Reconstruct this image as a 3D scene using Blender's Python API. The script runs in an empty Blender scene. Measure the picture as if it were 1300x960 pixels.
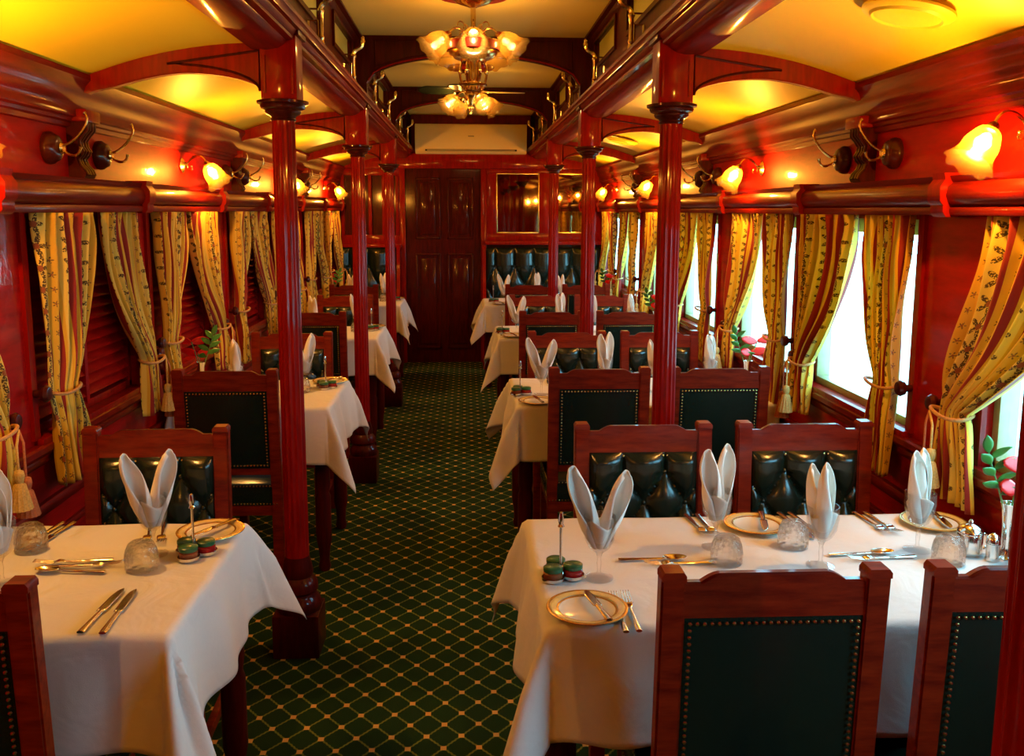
import bpy, bmesh, math, random
from mathutils import Vector, Matrix
random.seed(7)
PI = math.pi
sin, cos = math.sin, math.cos
SC = bpy.context.scene
COL = SC.collection

# ------------------------------------------------------------------ camera
CAM_F, PITCH, YAW, ROLL = 1150.0, 0.1451, 0.0503, 0.0033
cd = bpy.data.cameras.new('camera'); cam = bpy.data.objects.new('camera', cd); COL.objects.link(cam)
_F = Vector((sin(YAW)*cos(PITCH), cos(YAW)*cos(PITCH), -sin(PITCH)))
_R = Vector((cos(YAW), -sin(YAW), 0)); _U = _R.cross(_F)
_R2 = cos(ROLL)*_R + sin(ROLL)*_U; _U2 = -sin(ROLL)*_R + cos(ROLL)*_U
_m = Matrix((_R2, _U2, -_F)).transposed().to_4x4(); _m.translation = Vector((0, 0, 1.6))
cam.matrix_world = _m
cd.sensor_fit = 'HORIZONTAL'; cd.sensor_width = 36; cd.lens = 36*CAM_F/1300
cd.shift_y = -45/1300; cd.clip_start = .02
SC.camera = cam

# ------------------------------------------------------------------ view, world, daylight
SC.view_settings.view_transform = 'Standard'; SC.view_settings.look = 'None'
SC.view_settings.gamma = 1; SC.view_settings.use_curve_mapping = False
SC.view_settings.exposure = 0.0
SKY_STRENGTH = 13.0
LAMP_W = 30.0          # wall lamp power
FAN_W = 4.2           # ceiling fitting bulb power
WARM = (1.0, .47, .10)
w = bpy.data.worlds.new('world'); SC.world = w; w.use_nodes = True
bg = w.node_tree.nodes['Background']; bg.inputs[0].default_value = (.26, .74, 1, 1); bg.inputs[1].default_value = SKY_STRENGTH
try:
    SC.cycles.max_bounces = 8; SC.cycles.diffuse_bounces = 4; SC.cycles.glossy_bounces = 4
    SC.cycles.transmission_bounces = 8; SC.cycles.transparent_max_bounces = 12
    SC.cycles.caustics_reflective = False; SC.cycles.caustics_refractive = False
    SC.cycles.sample_clamp_indirect = 4; SC.cycles.use_denoising = True
except Exception: pass

# ------------------------------------------------------------------ dimensions
XC = .046
WL, WR = -1.32, 1.42                  # wall planes
CL, CR = -.617, .708                  # column rows
Y0, DY = 3.174, 2.114                 # first visible column row and bay length
ROWS = [Y0 + k*DY for k in (-1, 0, 1, 2)]
YB, YE = -1.3, 9.56                   # ends of the car
LY = [2.117 + k*DY for k in range(4)]       # lamp bays
TY = [2.072 + k*DY for k in range(4)] # table centres
WIN = [(.42, 1.26), (1.52, 2.36), (2.78, 3.64), (3.84, 4.68), (5.06, 5.90), (6.10, 6.94), (7.38, 8.20), (8.38, 9.20)]  # first opening is out of view, added to let in daylight
WZ0, WZ1 = .90, 1.575
for i, (a, b) in enumerate(WIN):      # portals: they only guide sampling of the sky through the right-hand windows
    ld = bpy.data.lights.new('window_portal', 'AREA'); ld.shape = 'RECTANGLE'; ld.size = b-a; ld.size_y = WZ1-WZ0
    ld.cycles.is_portal = True
    lo = bpy.data.objects.new('window_portal', ld); COL.objects.link(lo)
    lo.location = (WR+.10, (a+b)/2, (WZ0+WZ1)/2); lo.rotation_euler = (PI/2, 0, PI/2)

# ------------------------------------------------------------------ materials
class NT:
    def __init__(s, name):
        s.m = bpy.data.materials.new(name); s.m.use_nodes = True; s.t = s.m.node_tree; s.n = s.t.nodes
        s.b = s.n['Principled BSDF']; s.out = s.n['Material Output']
    def lk(s, a, b): s.t.links.new(a, b)
    def node(s, typ, **kw):
        n = s.n.new(typ)
        for k, v in kw.items(): setattr(n, k, v)
        return n
    def math(s, op, a, b=None, c=None, clamp=False):
        n = s.n.new('ShaderNodeMath'); n.operation = op; n.use_clamp = clamp
        for i, v in enumerate((a, b, c)):
            if v is None: continue
            if isinstance(v, (int, float)): n.inputs[i].default_value = v
            else: s.lk(v, n.inputs[i])
        return n.outputs[0]
    def mix(s, f, a, b):
        n = s.n.new('ShaderNodeMix'); n.data_type = 'RGBA'
        for k, v in ((0, f), (6, a), (7, b)):
            if isinstance(v, (int, float)): n.inputs[k].default_value = v
            elif isinstance(v, tuple): n.inputs[k].default_value = v + (1,) if len(v) == 3 else v
            else: s.lk(v, n.inputs[k])
        return n.outputs[2]
    def noise(s, scale, detail=3, vec=None, rough=.5):
        n = s.n.new('ShaderNodeTexNoise'); n.inputs['Scale'].default_value = scale
        n.inputs['Detail'].default_value = detail; n.inputs['Roughness'].default_value = rough
        if vec is not None: s.lk(vec, n.inputs['Vector'])
        return n.outputs['Fac']
    def coord(s, kind='Object', scale=(1, 1, 1)):
        c = s.n.new('ShaderNodeTexCoord'); mp = s.n.new('ShaderNodeMapping')
        mp.inputs['Scale'].default_value = scale; s.lk(c.outputs[kind], mp.inputs['Vector']); return mp.outputs['Vector']
    def bump(s, h, strength=.3, dist=.01):
        n = s.n.new('ShaderNodeBump'); n.inputs['Strength'].default_value = strength; n.inputs['Distance'].default_value = dist
        s.lk(h, n.inputs['Height']); s.lk(n.outputs[0], s.b.inputs['Normal'])
    def setp(s, **kw):
        for k, v in kw.items():
            k = k.replace('_', ' ')
            if isinstance(v, tuple) and len(v) == 3: v = v + (1,)
            s.b.inputs[k].default_value = v
    def col(s, v):
        if isinstance(v, tuple): s.b.inputs['Base Color'].default_value = v + (1,)
        else: s.lk(v, s.b.inputs['Base Color'])

def wood(name, ca, cb, rough=.3, coat=.6, stretch=(9, 9, 1.2), scale=6, cr=.08, ripple=0):
    t = NT(name); v = t.coord('Object', stretch)
    f = t.noise(scale, 4, v, .6); f = t.math('MULTIPLY_ADD', f, 2.2, -.6, clamp=True)
    t.col(t.mix(f, ca, cb)); t.setp(Roughness=rough+.2, Coat_Weight=coat*.7, Coat_Roughness=cr, Specular_IOR_Level=.08)
    if ripple:
        t.bump(t.noise(38, 2, t.coord('Object')), ripple, .004)
        b = [n for n in t.n if n.type == 'BUMP'][0]; t.lk(b.outputs[0], t.b.inputs['Coat Normal'])
    return t.m
def plain(name, c, rough=.5, metal=0, coat=0, noise=.12, nscale=30, bump=0, spec=.5):
    t = NT(name); f = t.noise(nscale, 3, t.coord('Object'))
    t.col(t.mix(f, tuple(x*(1-noise) for x in c), tuple(min(1, x*(1+noise)) for x in c)))
    t.setp(Roughness=rough, Metallic=metal, Coat_Weight=coat, Specular_IOR_Level=spec)
    if bump: t.bump(t.noise(nscale*3, 2, t.coord('Object')), bump, .003)
    return t.m

M = {}
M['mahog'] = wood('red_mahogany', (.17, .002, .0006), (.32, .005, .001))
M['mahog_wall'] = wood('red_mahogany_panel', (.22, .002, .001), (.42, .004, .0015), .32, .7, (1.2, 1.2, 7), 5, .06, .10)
M['mahog_y'] = wood('red_mahogany_long', (.10, .002, .0006), (.22, .007, .0015), stretch=(9, 1, 9))
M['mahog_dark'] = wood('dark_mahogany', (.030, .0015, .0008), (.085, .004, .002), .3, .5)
M['chair_wood'] = wood('chair_mahogany', (.09, .004, .0012), (.24, .020, .0035), .28, .5, (1.5, 9, 9))
M['knob_wood'] = wood('turned_dark_wood', (.03, .004, .003), (.08, .01, .006), .15, .8)
M['brass'] = plain('polished_brass', (.92, .66, .26), .22, 1, nscale=12)
M['chrome'] = plain('polished_silver', (.82, .80, .76), .14, 1, nscale=12)
M['steel'] = plain('cutlery_silver', (.86, .80, .70), .16, 1, nscale=12)
M['leather'] = plain('dark_green_leather', (.006, .015, .010), .22, noise=.3, nscale=60, bump=.06, spec=.6)
M['ceil'] = plain('cream_side_ceiling', (.98, .77, .03), .45, nscale=1.5, noise=.04)
M['ceil_mid'] = plain('cream_clerestory_ceiling', (.95, .76, .20), .5, nscale=1.5, noise=.04)
M['cream'] = plain('cream_plastic', (.90, .72, .26), .35, noise=.02)
M['black'] = plain('dark_slot', (.01, .008, .006), .6)
M['linen'] = plain('white_table_linen', (.72, .70, .68), .8, noise=.03, nscale=180, bump=.15)
_t = M['linen'].node_tree; _b = [n for n in _t.nodes if n.type == 'BUMP'][0]; _c = _t.nodes.new('ShaderNodeTexCoord')
_n = _t.nodes.new('ShaderNodeTexNoise'); _n.inputs['Scale'].default_value = 7; _n.inputs['Detail'].default_value = 3; _n.inputs['Distortion'].default_value = .8
_t.links.new(_c.outputs['Object'], _n.inputs['Vector']); _b2 = _t.nodes.new('ShaderNodeBump'); _b2.inputs['Strength'].default_value = .35; _b2.inputs['Distance'].default_value = .025
_t.links.new(_n.outputs['Fac'], _b2.inputs['Height']); _t.links.new(_b2.outputs[0], _b.inputs['Normal'])   # soft wrinkles of ironed linen
M['napkin'] = plain('white_napkin_linen', (.86, .80, .72), .8, noise=.03, nscale=200, bump=.15)
M['china'] = plain('white_china', (.86, .80, .66), .12, noise=.02, coat=.5)
M['china_rim'] = plain('yellow_china_rim', (.80, .58, .20), .15, noise=.25, nscale=120, coat=.5)
M['gold_rim'] = plain('gold_rim', (.75, .46, .12), .25, .8)
M['lid'] = plain('green_jar_lid', (.02, .12, .05), .3)
M['jam'] = plain('jam', (.22, .06, .02), .25, noise=.5, nscale=60)
M['jam_red'] = plain('red_jam', (.35, .01, .01), .25, noise=.5, nscale=60)
M['leaf'] = plain('green_leaf', (.05, .20, .03), .35, noise=.4, nscale=25)
M['stem'] = plain('green_stem', (.12, .25, .05), .5)
M['petal'] = plain('red_petal', (.80, .010, .006), .4, noise=.15)
M['cord'] = plain('gold_cord', (.50, .26, .08), .7, noise=.5, nscale=160)
M['tassel'] = plain('rust_tassel', (.40, .12, .04), .8, noise=.5, nscale=200)
M['tassel_gold'] = plain('gold_tassel', (.55, .36, .10), .8, noise=.5, nscale=200)
M['blade'] = plain('dark_fan_blade', (.02, .03, .02), .3)
M['lining'] = plain('curtain_lining', (.60, .45, .18), .8)
M['ground'] = plain('pale_platform', (.62, .60, .52), .9, nscale=3, noise=.1)
M['frame_pale'] = plain('aluminium_window_frame', (.42, .36, .20), .4, .5)

def glass(name, solid=.4, bumpy=0):
    t = NT(name); t.setp(Transmission_Weight=1.0, Roughness=0, IOR=1.45); t.col((1, 1, 1))
    if bumpy:
        v = t.node('ShaderNodeTexVoronoi'); v.inputs['Scale'].default_value = 75; t.lk(t.coord('Object'), v.inputs['Vector'])
        t.bump(v.outputs['Distance'], bumpy, .004)
    tr = t.node('ShaderNodeBsdfTransparent'); mx = t.node('ShaderNodeMixShader'); mx.inputs[0].default_value = solid
    t.lk(tr.outputs[0], mx.inputs[1]); t.lk(t.b.outputs[0], mx.inputs[2]); t.lk(mx.outputs[0], t.out.inputs[0]); return t.m
M['glass'] = glass('clear_glass', .22); M['glass_thick'] = glass('pressed_glass', .5, .9); M['cutglass'] = glass('cut_glass', .5, .35)
# thin window pane and thin mirrored glass
t = NT('window_pane'); g = t.node('ShaderNodeBsdfGlossy'); g.inputs['Roughness'].default_value = .02
tr = t.node('ShaderNodeBsdfTransparent'); mx = t.node('ShaderNodeMixShader'); mx.inputs[0].default_value = .05
t.lk(tr.outputs[0], mx.inputs[1]); t.lk(g.outputs[0], mx.inputs[2]); t.lk(mx.outputs[0], t.out.inputs[0]); M['pane'] = t.m
M['mirror'] = plain('old_mirror', (.32, .24, .16), .03, 1, nscale=3, noise=.1)
# lamp shade glass: translucent frosted
def shade_mat(nm, c_tl, c_df, c_tp, f_df, f_tp):
  t = NT(nm); d = t.node('ShaderNodeBsdfTranslucent'); d.inputs[0].default_value = c_tl
  d2 = t.node('ShaderNodeBsdfDiffuse'); d2.inputs[0].default_value = c_df
  tp = t.node('ShaderNodeBsdfTransparent'); tp.inputs[0].default_value = c_tp
  g = t.node('ShaderNodeBsdfGlossy'); g.inputs['Roughness'].default_value = .2
  m1 = t.node('ShaderNodeMixShader'); m1.inputs[0].default_value = f_df; m2 = t.node('ShaderNodeMixShader'); m2.inputs[0].default_value = f_tp
  m3 = t.node('ShaderNodeMixShader'); m3.inputs[0].default_value = .06
  t.lk(d.outputs[0], m1.inputs[1]); t.lk(d2.outputs[0], m1.inputs[2]); t.lk(m1.outputs[0], m2.inputs[1]); t.lk(tp.outputs[0], m2.inputs[2])
  t.lk(m2.outputs[0], m3.inputs[1]); t.lk(g.outputs[0], m3.inputs[2]); t.lk(m3.outputs[0], t.out.inputs[0]); return t.m
M['shade'] = shade_mat('frosted_shade', (.13, .055, .006, 1), (.5, .26, .05, 1), (1, .80, .36, 1), .30, .72)
M['shade_amber'] = shade_mat('amber_frosted_shade', (.075, .034, .004, 1), (.34, .18, .035, 1), (1, .74, .30, 1), .35, .46)
def emis(name, c, s):
    t = NT(name); t.setp(Emission_Strength=s); t.b.inputs['Emission Color'].default_value = c + (1,); t.col(c); return t.m
def bulb(name, c, s):
    t = NT(name); e = t.node('ShaderNodeEmission'); e.inputs[0].default_value = c + (1,); e.inputs[1].default_value = s
    tr = t.node('ShaderNodeBsdfTransparent'); mx = t.node('ShaderNodeMixShader'); mx.inputs[0].default_value = .85
    t.lk(e.outputs[0], mx.inputs[1]); t.lk(tr.outputs[0], mx.inputs[2]); t.lk(mx.outputs[0], t.out.inputs[0]); return t.m
M['bulb'] = bulb('lit_bulb', (1, .80, .42), 60.0)
M['bulb_dim'] = bulb('dim_bulb', (1, .60, .16), 1.6)
M['frost_pane'] = plain('frosted_clerestory_glass', (.55, .54, .12), .35, nscale=6, noise=.15)

# carpet
t = NT('green_lattice_carpet'); gm = t.node('ShaderNodeNewGeometry'); sp = t.node('ShaderNodeSeparateXYZ'); t.lk(gm.outputs['Position'], sp.inputs[0])
u = t.math('DIVIDE', t.math('ADD', sp.outputs[0], .503+10.7), .107); v = t.math('DIVIDE', t.math('ADD', sp.outputs[1], -3.079+12.7), .1265)
def dint(x):  # distance to the nearest integer
    f = t.math('FRACT', x); return t.math('MINIMUM', f, t.math('SUBTRACT', 1, f))
p_, q_ = t.math('ADD', u, v), t.math('SUBTRACT', t.math('ADD', u, 200), v)
ser = t.math('MULTIPLY', t.math('GREATER_THAN', t.math('SINE', t.math('MULTIPLY', sp.outputs[0], 2*PI/.0105)), 0), .022)
dl = t.math('MINIMUM', dint(p_), dint(q_)); line = t.math('LESS_THAN', dl, t.math('ADD', ser, .030))
du, dv = t.math('ABSOLUTE', t.math('SUBTRACT', dint(p_), 0)), dint(q_)
dot = t.math('LESS_THAN', t.math('MAXIMUM', t.math('ABSOLUTE', t.math('ADD', du, dv)), t.math('ABSOLUTE', t.math('SUBTRACT', du, dv))), .165)
pile = t.noise(420, 2, gm.outputs['Position'])
base = t.mix(pile, (.004, .016, .004), (.016, .050, .013))
c = t.mix(line, base, (.13, .155, .025)); c = t.mix(dot, c, (.62, .36, .09)); t.col(c); t.setp(Roughness=.95, Specular_IOR_Level=.1)
t.bump(pile, .5, .004); M['carpet'] = t.m

# curtain fabric (UV in metres of cloth)
t = NT('floral_striped_curtain'); uv = t.node('ShaderNodeUVMap'); sp = t.node('ShaderNodeSeparateXYZ'); t.lk(uv.outputs[0], sp.inputs[0])
fnz = t.noise(210, 2, uv.outputs[0]); P = .26; fu = t.math('MULTIPLY', t.math('FRACT', t.math('DIVIDE', sp.outputs[0], P)), P)
def band(a, b): return t.math('MULTIPLY', t.math('GREATER_THAN', fu, a), t.math('LESS_THAN', fu, b))
def flower(cu, per, r, off=0.0):
    du = t.math('SUBTRACT', fu, cu)
    dv = t.math('SUBTRACT', t.math('MULTIPLY', t.math('FRACT', t.math('ADD', t.math('DIVIDE', sp.outputs[1], per), off)), per), per/2)
    rr = t.math('SQRT', t.math('ADD', t.math('MULTIPLY', du, du), t.math('MULTIPLY', dv, dv)))
    th = t.math('ARCTAN2', dv, du)
    lim = t.math('MULTIPLY', t.math('ADD', .62, t.math('MULTIPLY', .38, t.math('COSINE', t.math('MULTIPLY', th, 5)))), r)
    core = t.math('LESS_THAN', rr, r*.24)
    ring = t.math('MULTIPLY', t.math('LESS_THAN', rr, lim), t.math('GREATER_THAN', fnz, .44))
    return ring, core
gold, cream = (.86, .54, .030), (.96, .74, .12)
c = t.mix(band(.0, .095), gold, cream)
c = t.mix(band(.105, .130), c, (.36, .004, .006)); c = t.mix(band(.222, .250), c, (.36, .004, .006))
for cu, per, r, off, cc in ((.0475, .066, .037, 0, (.08, .05, .01)), (.157, .045, .011, .3, (.22, .12, .02)), (.197, .045, .011, .8, (.22, .12, .02))):
    rg, co = flower(cu, per, r, off); c = t.mix(rg, c, cc); c = t.mix(co, c, (.40, .10, .02))
c = t.mix(t.math('MULTIPLY', t.noise(300, 2, uv.outputs[0]), .14), c, (.35, .22, .05)); t.col(c); t.setp(Roughness=.75, Sheen_Weight=.2)
tl = t.node('ShaderNodeBsdfTranslucent'); t.lk(c, tl.inputs[0]); ms = t.node('ShaderNodeMixShader'); ms.inputs[0].default_value = .22
t.lk(t.b.outputs[0], ms.inputs[1]); t.lk(tl.outputs[0], ms.inputs[2]); t.lk(ms.outputs[0], t.out.inputs[0]); M['curtain'] = t.m

# ------------------------------------------------------------------ mesh helpers
class MB:
    def __init__(s): s.bm = bmesh.new(); s.uv = None
    def box(s, a, b, bev=0):
        x0, y0, z0 = [min(p, q) for p, q in zip(a, b)]; x1, y1, z1 = [max(p, q) for p, q in zip(a, b)]
        vs = [s.bm.verts.new(p) for p in ((x0,y0,z0),(x1,y0,z0),(x1,y1,z0),(x0,y1,z0),(x0,y0,z1),(x1,y0,z1),(x1,y1,z1),(x0,y1,z1))]
        fs = [s.bm.faces.new([vs[i] for i in f]) for f in ((0,3,2,1),(4,5,6,7),(0,1,5,4),(1,2,6,5),(2,3,7,6),(3,0,4,7))]
        if bev:
            es = list({e for f in fs for e in f.edges})
            bmesh.ops.bevel(s.bm, geom=es, offset=bev, segments=2, affect='EDGES', profile=.6)
        return s
    def grid(s, f, nu, nv, wrap_u=False, wrap_v=False, uvf=None):
        if uvf and s.uv is None: s.uv = s.bm.loops.layers.uv.new('UVMap')
        mu = nu if wrap_u else nu+1; mv = nv if wrap_v else nv+1
        V = [[s.bm.verts.new(f(i/nu, j/nv)) for j in range(mv)] for i in range(mu)]
        for i in range(nu):
            for j in range(nv):
                q = [V[i][j], V[(i+1) % mu][j], V[(i+1) % mu][(j+1) % mv], V[i][(j+1) % mv]]
                try: fc = s.bm.faces.new(q)
                except ValueError: continue
                if uvf:
                    for lp, (a, b) in zip(fc.loops, ((i, j), (i+1, j), (i+1, j+1), (i, j+1))): lp[s.uv].uv = uvf(a/nu, b/nv)
        return s
    def lathe(s, prof, n=20, c=(0, 0, 0), M3=None, flute=0, rip=0):
        """prof: list of (r, z) revolved about z."""
        M3 = M3 or Matrix.Identity(3); c = Vector(c); rings = []
        for r, z in prof:
            if r < 1e-6: rings.append([s.bm.verts.new(c + M3 @ Vector((0, 0, z)))])
            else:
                ring = []
                for k in range(n):
                    a = 2*PI*k/n; rr = r*(1 - flute*(k % 2))*(1 + rip*cos(6*a))
                    ring.append(s.bm.verts.new(c + M3 @ Vector((rr*cos(a), rr*sin(a), z))))
                rings.append(ring)
        for A, B in zip(rings, rings[1:]):
            if len(A) == 1 and len(B) == 1: continue
            for k in range(n):
                k2 = (k+1) % n
                if len(A) == 1: s.bm.faces.new([A[0], B[k], B[k2]])
                elif len(B) == 1: s.bm.faces.new([A[k], B[0], A[k2]])
                else: s.bm.faces.new([A[k], B[k], B[k2], A[k2]])
        return s
    def tube(s, pts, r, n=8, cap=True):
        pts = [Vector(p) for p in pts]; rs = r if isinstance(r, (list, tuple)) else [r]*len(pts)
        rings = []; up = Vector((0, 0, 1))
        for i, p in enumerate(pts):
            d = (pts[min(i+1, len(pts)-1)] - pts[max(i-1, 0)]).normalized()
            if i == 0:
                if abs(d.z) > .95: up = Vector((1, 0, 0))
                x = up.cross(d).normalized()
            else: x = (x - d*x.dot(d)).normalized()
            y = d.cross(x)
            rings.append([s.bm.verts.new(p + (x*cos(2*PI*k/n) + y*sin(2*PI*k/n))*rs[i]) for k in range(n)])
        for A, B in zip(rings, rings[1:]):
            for k in range(n): s.bm.faces.new([A[k], A[(k+1) % n], B[(k+1) % n], B[k]])
        if cap: s.bm.faces.new(rings[0][::-1]); s.bm.faces.new(rings[-1])
        return s
    def prism(s, poly, axis, a, b):
        """extrude closed 2D poly along axis; axis 'y': poly=(x,z); 'x': (y,z); 'z': (x,y)"""
        def P3(p, t): return {'y': (p[0], t, p[1]), 'x': (t, p[0], p[1]), 'z': (p[0], p[1], t)}[axis]
        A = [s.bm.verts.new(P3(p, a)) for p in poly]; B = [s.bm.verts.new(P3(p, b)) for p in poly]; n = len(poly)
        for k in range(n): s.bm.faces.new([A[k], A[(k+1) % n], B[(k+1) % n], B[k]])
        s.bm.faces.new(A[::-1]); s.bm.faces.new(B); return s
    def sphere(s, c, r, sc=(1, 1, 1), n=12):
        return s.lathe([(r*sin(PI*k/8)*sc[0], -r*cos(PI*k/8)*sc[2]) for k in range(9)], n, c)
    def build(s, name, mat, parent=None, solid=0, angle=38, offset=0):
        bmesh.ops.recalc_face_normals(s.bm, faces=s.bm.faces)
        for f in s.bm.faces: f.smooth = True
        for e in s.bm.edges:
            if len(e.link_faces) == 2 and e.calc_face_angle(0) > math.radians(angle): e.smooth = False
        me = bpy.data.meshes.new(name); s.bm.to_mesh(me); s.bm.free(); me.materials.append(M[mat] if isinstance(mat, str) else mat)
        o = bpy.data.objects.new(name, me); COL.objects.link(o)
        if parent is not None: o.parent = parent
        if solid:
            md = o.modifiers.new('thick', 'SOLIDIFY'); md.thickness = solid; md.offset = offset
        return o
def thing(name, label, cat, loc=(0, 0, 0), rz=0, group=None):
    o = bpy.data.objects.new(name, None); COL.objects.link(o); o.empty_display_size = .05
    o.location = loc; o.rotation_euler = (0, 0, rz); return tag(o, label, cat, group)
def tag(o, label, cat, group=None):
    o['label'] = label; o['category'] = cat
    if group: o['group'] = group
    return o
def struct(o): o['kind'] = 'structure'; return o
KIDS = {}
def kids(o): return [c for c in bpy.data.objects if c.parent == o]
def dup(src, loc, rz, label, rx=0):
    r = src.copy(); COL.objects.link(r); r.location = loc; r.rotation_euler = (rx, 0, rz); r['label'] = label
    if src not in KIDS: KIDS[src] = [(c, kids(c)) for c in kids(src)]
    for c, gs in KIDS[src]:
        c2 = c.copy(); COL.objects.link(c2); c2.parent = r
        for g in gs: g2 = g.copy(); COL.objects.link(g2); g2.parent = c2
    return r
def bezier(p0, p1, p2, p3, n=10):
    p0, p1, p2, p3 = map(Vector, (p0, p1, p2, p3))
    return [((1-t)**3)*p0 + 3*((1-t)**2)*t*p1 + 3*(1-t)*t*t*p2 + t**3*p3 for t in [k/n for k in range(n+1)]]
ORD = ['front', 'second', 'third', 'rearmost']

# ------------------------------------------------------------------ room shell
struct(MB().box((WL-.2, YB-.1, -.1), (WR+.2, YE+.2, 0)).build('floor', 'carpet'))
def wall(x, sgn, name):
    b = MB(); xo = x + sgn*.08
    b.box((x, YB, 0), (xo, YE+.1, WZ0)); b.box((x, YB, WZ1), (xo, YE+.1, 2.06))
    ys = [YB] + [v for ab in WIN for v in ab] + [YE+.1]
    for a, c in zip(ys[::2], ys[1::2]): b.box((x, a, WZ0), (xo, c, WZ1))
    return struct(b.build(name, 'mahog_wall'))
wall(WL, -1, 'wall_left'); wall(WR, 1, 'wall_right')
struct(MB().box((WL-.14, YB-.1, 0), (WR+.14, YB, 2.75)).build('wall_front', 'mahog_wall'))
# side ceilings: gently curved, cream
def side_ceil(x0, x1, name):
    b = MB()
    def f(u, v):
        x = x0 + (x1-x0)*u; z = 2.015 + (2.155-2.015)*(sin(u*PI/2)**.9)
        return (x, YB + (YE+.1-YB)*v, z)
    b.grid(f, 12, 1); return struct(b.build(name, 'ceil', solid=.02, offset=0))
side_ceil(WL-.02, -.68, 'ceiling_left'); side_ceil(WR+.02, .78, 'ceiling_right')
struct(MB().box((-.70, YB, 2.56), (.79, YE+.1, 2.60)).build('ceiling_clerestory', 'ceil_mid'))
# longitudinal beams with stepped cornice and clerestory side walls with frosted windows
def lbeam(sgn, n):
    X = lambda d: XC + sgn*d
    poly = [(.755, 2.125), (.70, 2.118), (.66, 2.125), (.640, 2.138), (.634, 2.150), (.612, 2.152), (.612, 2.162), (.603, 2.170), (.598, 2.180), (.585, 2.182),
            (.583, 2.192), (.574, 2.200), (.572, 2.212), (.690, 2.214), (.690, 2.160), (.755, 2.160)]
    struct(MB().prism([(X(a), z) for a, z in poly], 'y', YB, YE).build('trim_%d' % n, 'mahog_y'))
    b = MB(); zi0, zi1 = 2.37, 2.50
    wins = []
    for k in range(-2, 3):
        y0 = Y0 + k*DY
        wins += [(y0+.20, y0+.88), (y0+1.22, y0+1.90)]
    wins = [(a, c) for a, c in wins if a > YB and c < YE]
    ys = [YB] + [v for ab in wins for v in ab] + [YE]
    b.box((X(.66), YB, 2.214), (X(.72), YE, zi0)); b.box((X(.66), YB, zi1), (X(.72), YE, 2.56))
    for a, c in zip(ys[::2], ys[1::2]): b.box((X(.66), a, zi0), (X(.72), c, zi1))
    b.prism([(X(.66), 2.515), (X(.645), 2.525), (X(.64), 2.54), (X(.62), 2.548), (X(.62), 2.56), (X(.66), 2.56)], 'y', YB, YE)
    for a, c in wins:   # moulded frame around each
        for (p, q) in (((X(.650), a-.02, zi0-.02), (X(.665), c+.02, zi0)), ((X(.650), a-.02, zi1), (X(.665), c+.02, zi1+.012)),
                       ((X(.650), a-.02, zi0), (X(.665), a, zi1)), ((X(.650), c, zi0), (X(.665), c+.02, zi1))): b.box(p, q)
    wl = struct(b.build('wall_clerestory_%s' % ('left' if sgn < 0 else 'right'), 'mahog_dark'))
    for a, c in wins: MB().box((X(.68), a, zi0), (X(.69), c, zi1)).build('frosted_pane', 'frost_pane', wl)
lbeam(-1, 1); lbeam(1, 2)
# cornice where the side wall meets the ceiling, and dado mouldings, skirting
def cornice(x, s, n):
    pr = [(0, 1.865), (.014, 1.868), (.016, 1.882), (.028, 1.886), (.030, 1.896), (.044, 1.900), (.042, 1.925), (.046, 1.945), (.056, 1.955),
          (.060, 1.975), (.068, 2.00), (.085, 2.018), (.085, 2.036), (0, 2.036)]
    struct(MB().prism([(x - s*a, z) for a, z in pr], 'y', YB, YE).build('trim_%d' % n, 'mahog_y'))
    b = MB()
    for z0, z1, d in ((.845, .885, .035), (.815, .845, .018), (.66, .70, .022), (.56, .585, .014)):
        b.prism([(x, z0), (x - s*d*.6, z0), (x - s*d, z0+(z1-z0)*.4), (x - s*d, z1-.006), (x - s*d*.8, z1), (x, z1)], 'y', YB, YE)
    struct(b.build('trim_%d' % (n+2), 'mahog_y'))
    struct(MB().prism([(x, 0), (x - s*.03, 0), (x - s*.03, .10), (x - s*.018, .12), (x, .13)], 'y', YB, YE).build('baseboard_%s' % ('left' if s < 0 else 'right'), 'mahog_dark'))
cornice(WL, -1, 3); cornice(WR, 1, 4)
# wall stiles between the windows, door-panel like
def stiles(x, s, n):
    b = MB(); ys = [YB] + [v for ab in WIN for v in ab] + [YE]
    for a, c in list(zip(ys[::2], ys[1::2])):
        b.box((x, a+.0, WZ0), (x - s*.012, a+.035, 1.59)); b.box((x, c-.035, WZ0), (x - s*.012, c, 1.59))
    struct(b.build('trim_%d' % n, 'mahog'))
stiles(WL, -1, 7); stiles(WR, 1, 8)
# pelmet rail above the windows
BRK = [.35, 1.42, 2.55, 3.67, 4.80, 5.88, 7.12, 8.22, 9.35]
def pelmet(x, s, n):
    pr = [(0, 1.590), (.058, 1.590), (.062, 1.602), (.060, 1.612), (.050, 1.614), (.066, 1.625), (.074, 1.645), (.070, 1.668), (.056, 1.682), (.060, 1.686), (.066, 1.700), (0, 1.702)]
    o = struct(MB().prism([(x - s*a, z) for a, z in pr], 'y', YB, YE).build('trim_%d' % n, 'mahog_y'))
    for y in BRK:
        b = MB(); br = [(0, 1.585), (.070, 1.585), (.080, 1.598), (.080, 1.618), (.090, 1.630), (.092, 1.670), (.078, 1.690), (.082, 1.708), (0, 1.708)]
        b.prism([(x - s*a, z) for a, z in br], 'y', y-.035, y+.035); b.build('rail_bracket', 'mahog', o)
pelmet(WL, -1, 9); pelmet(WR, 1, 10)

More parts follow.
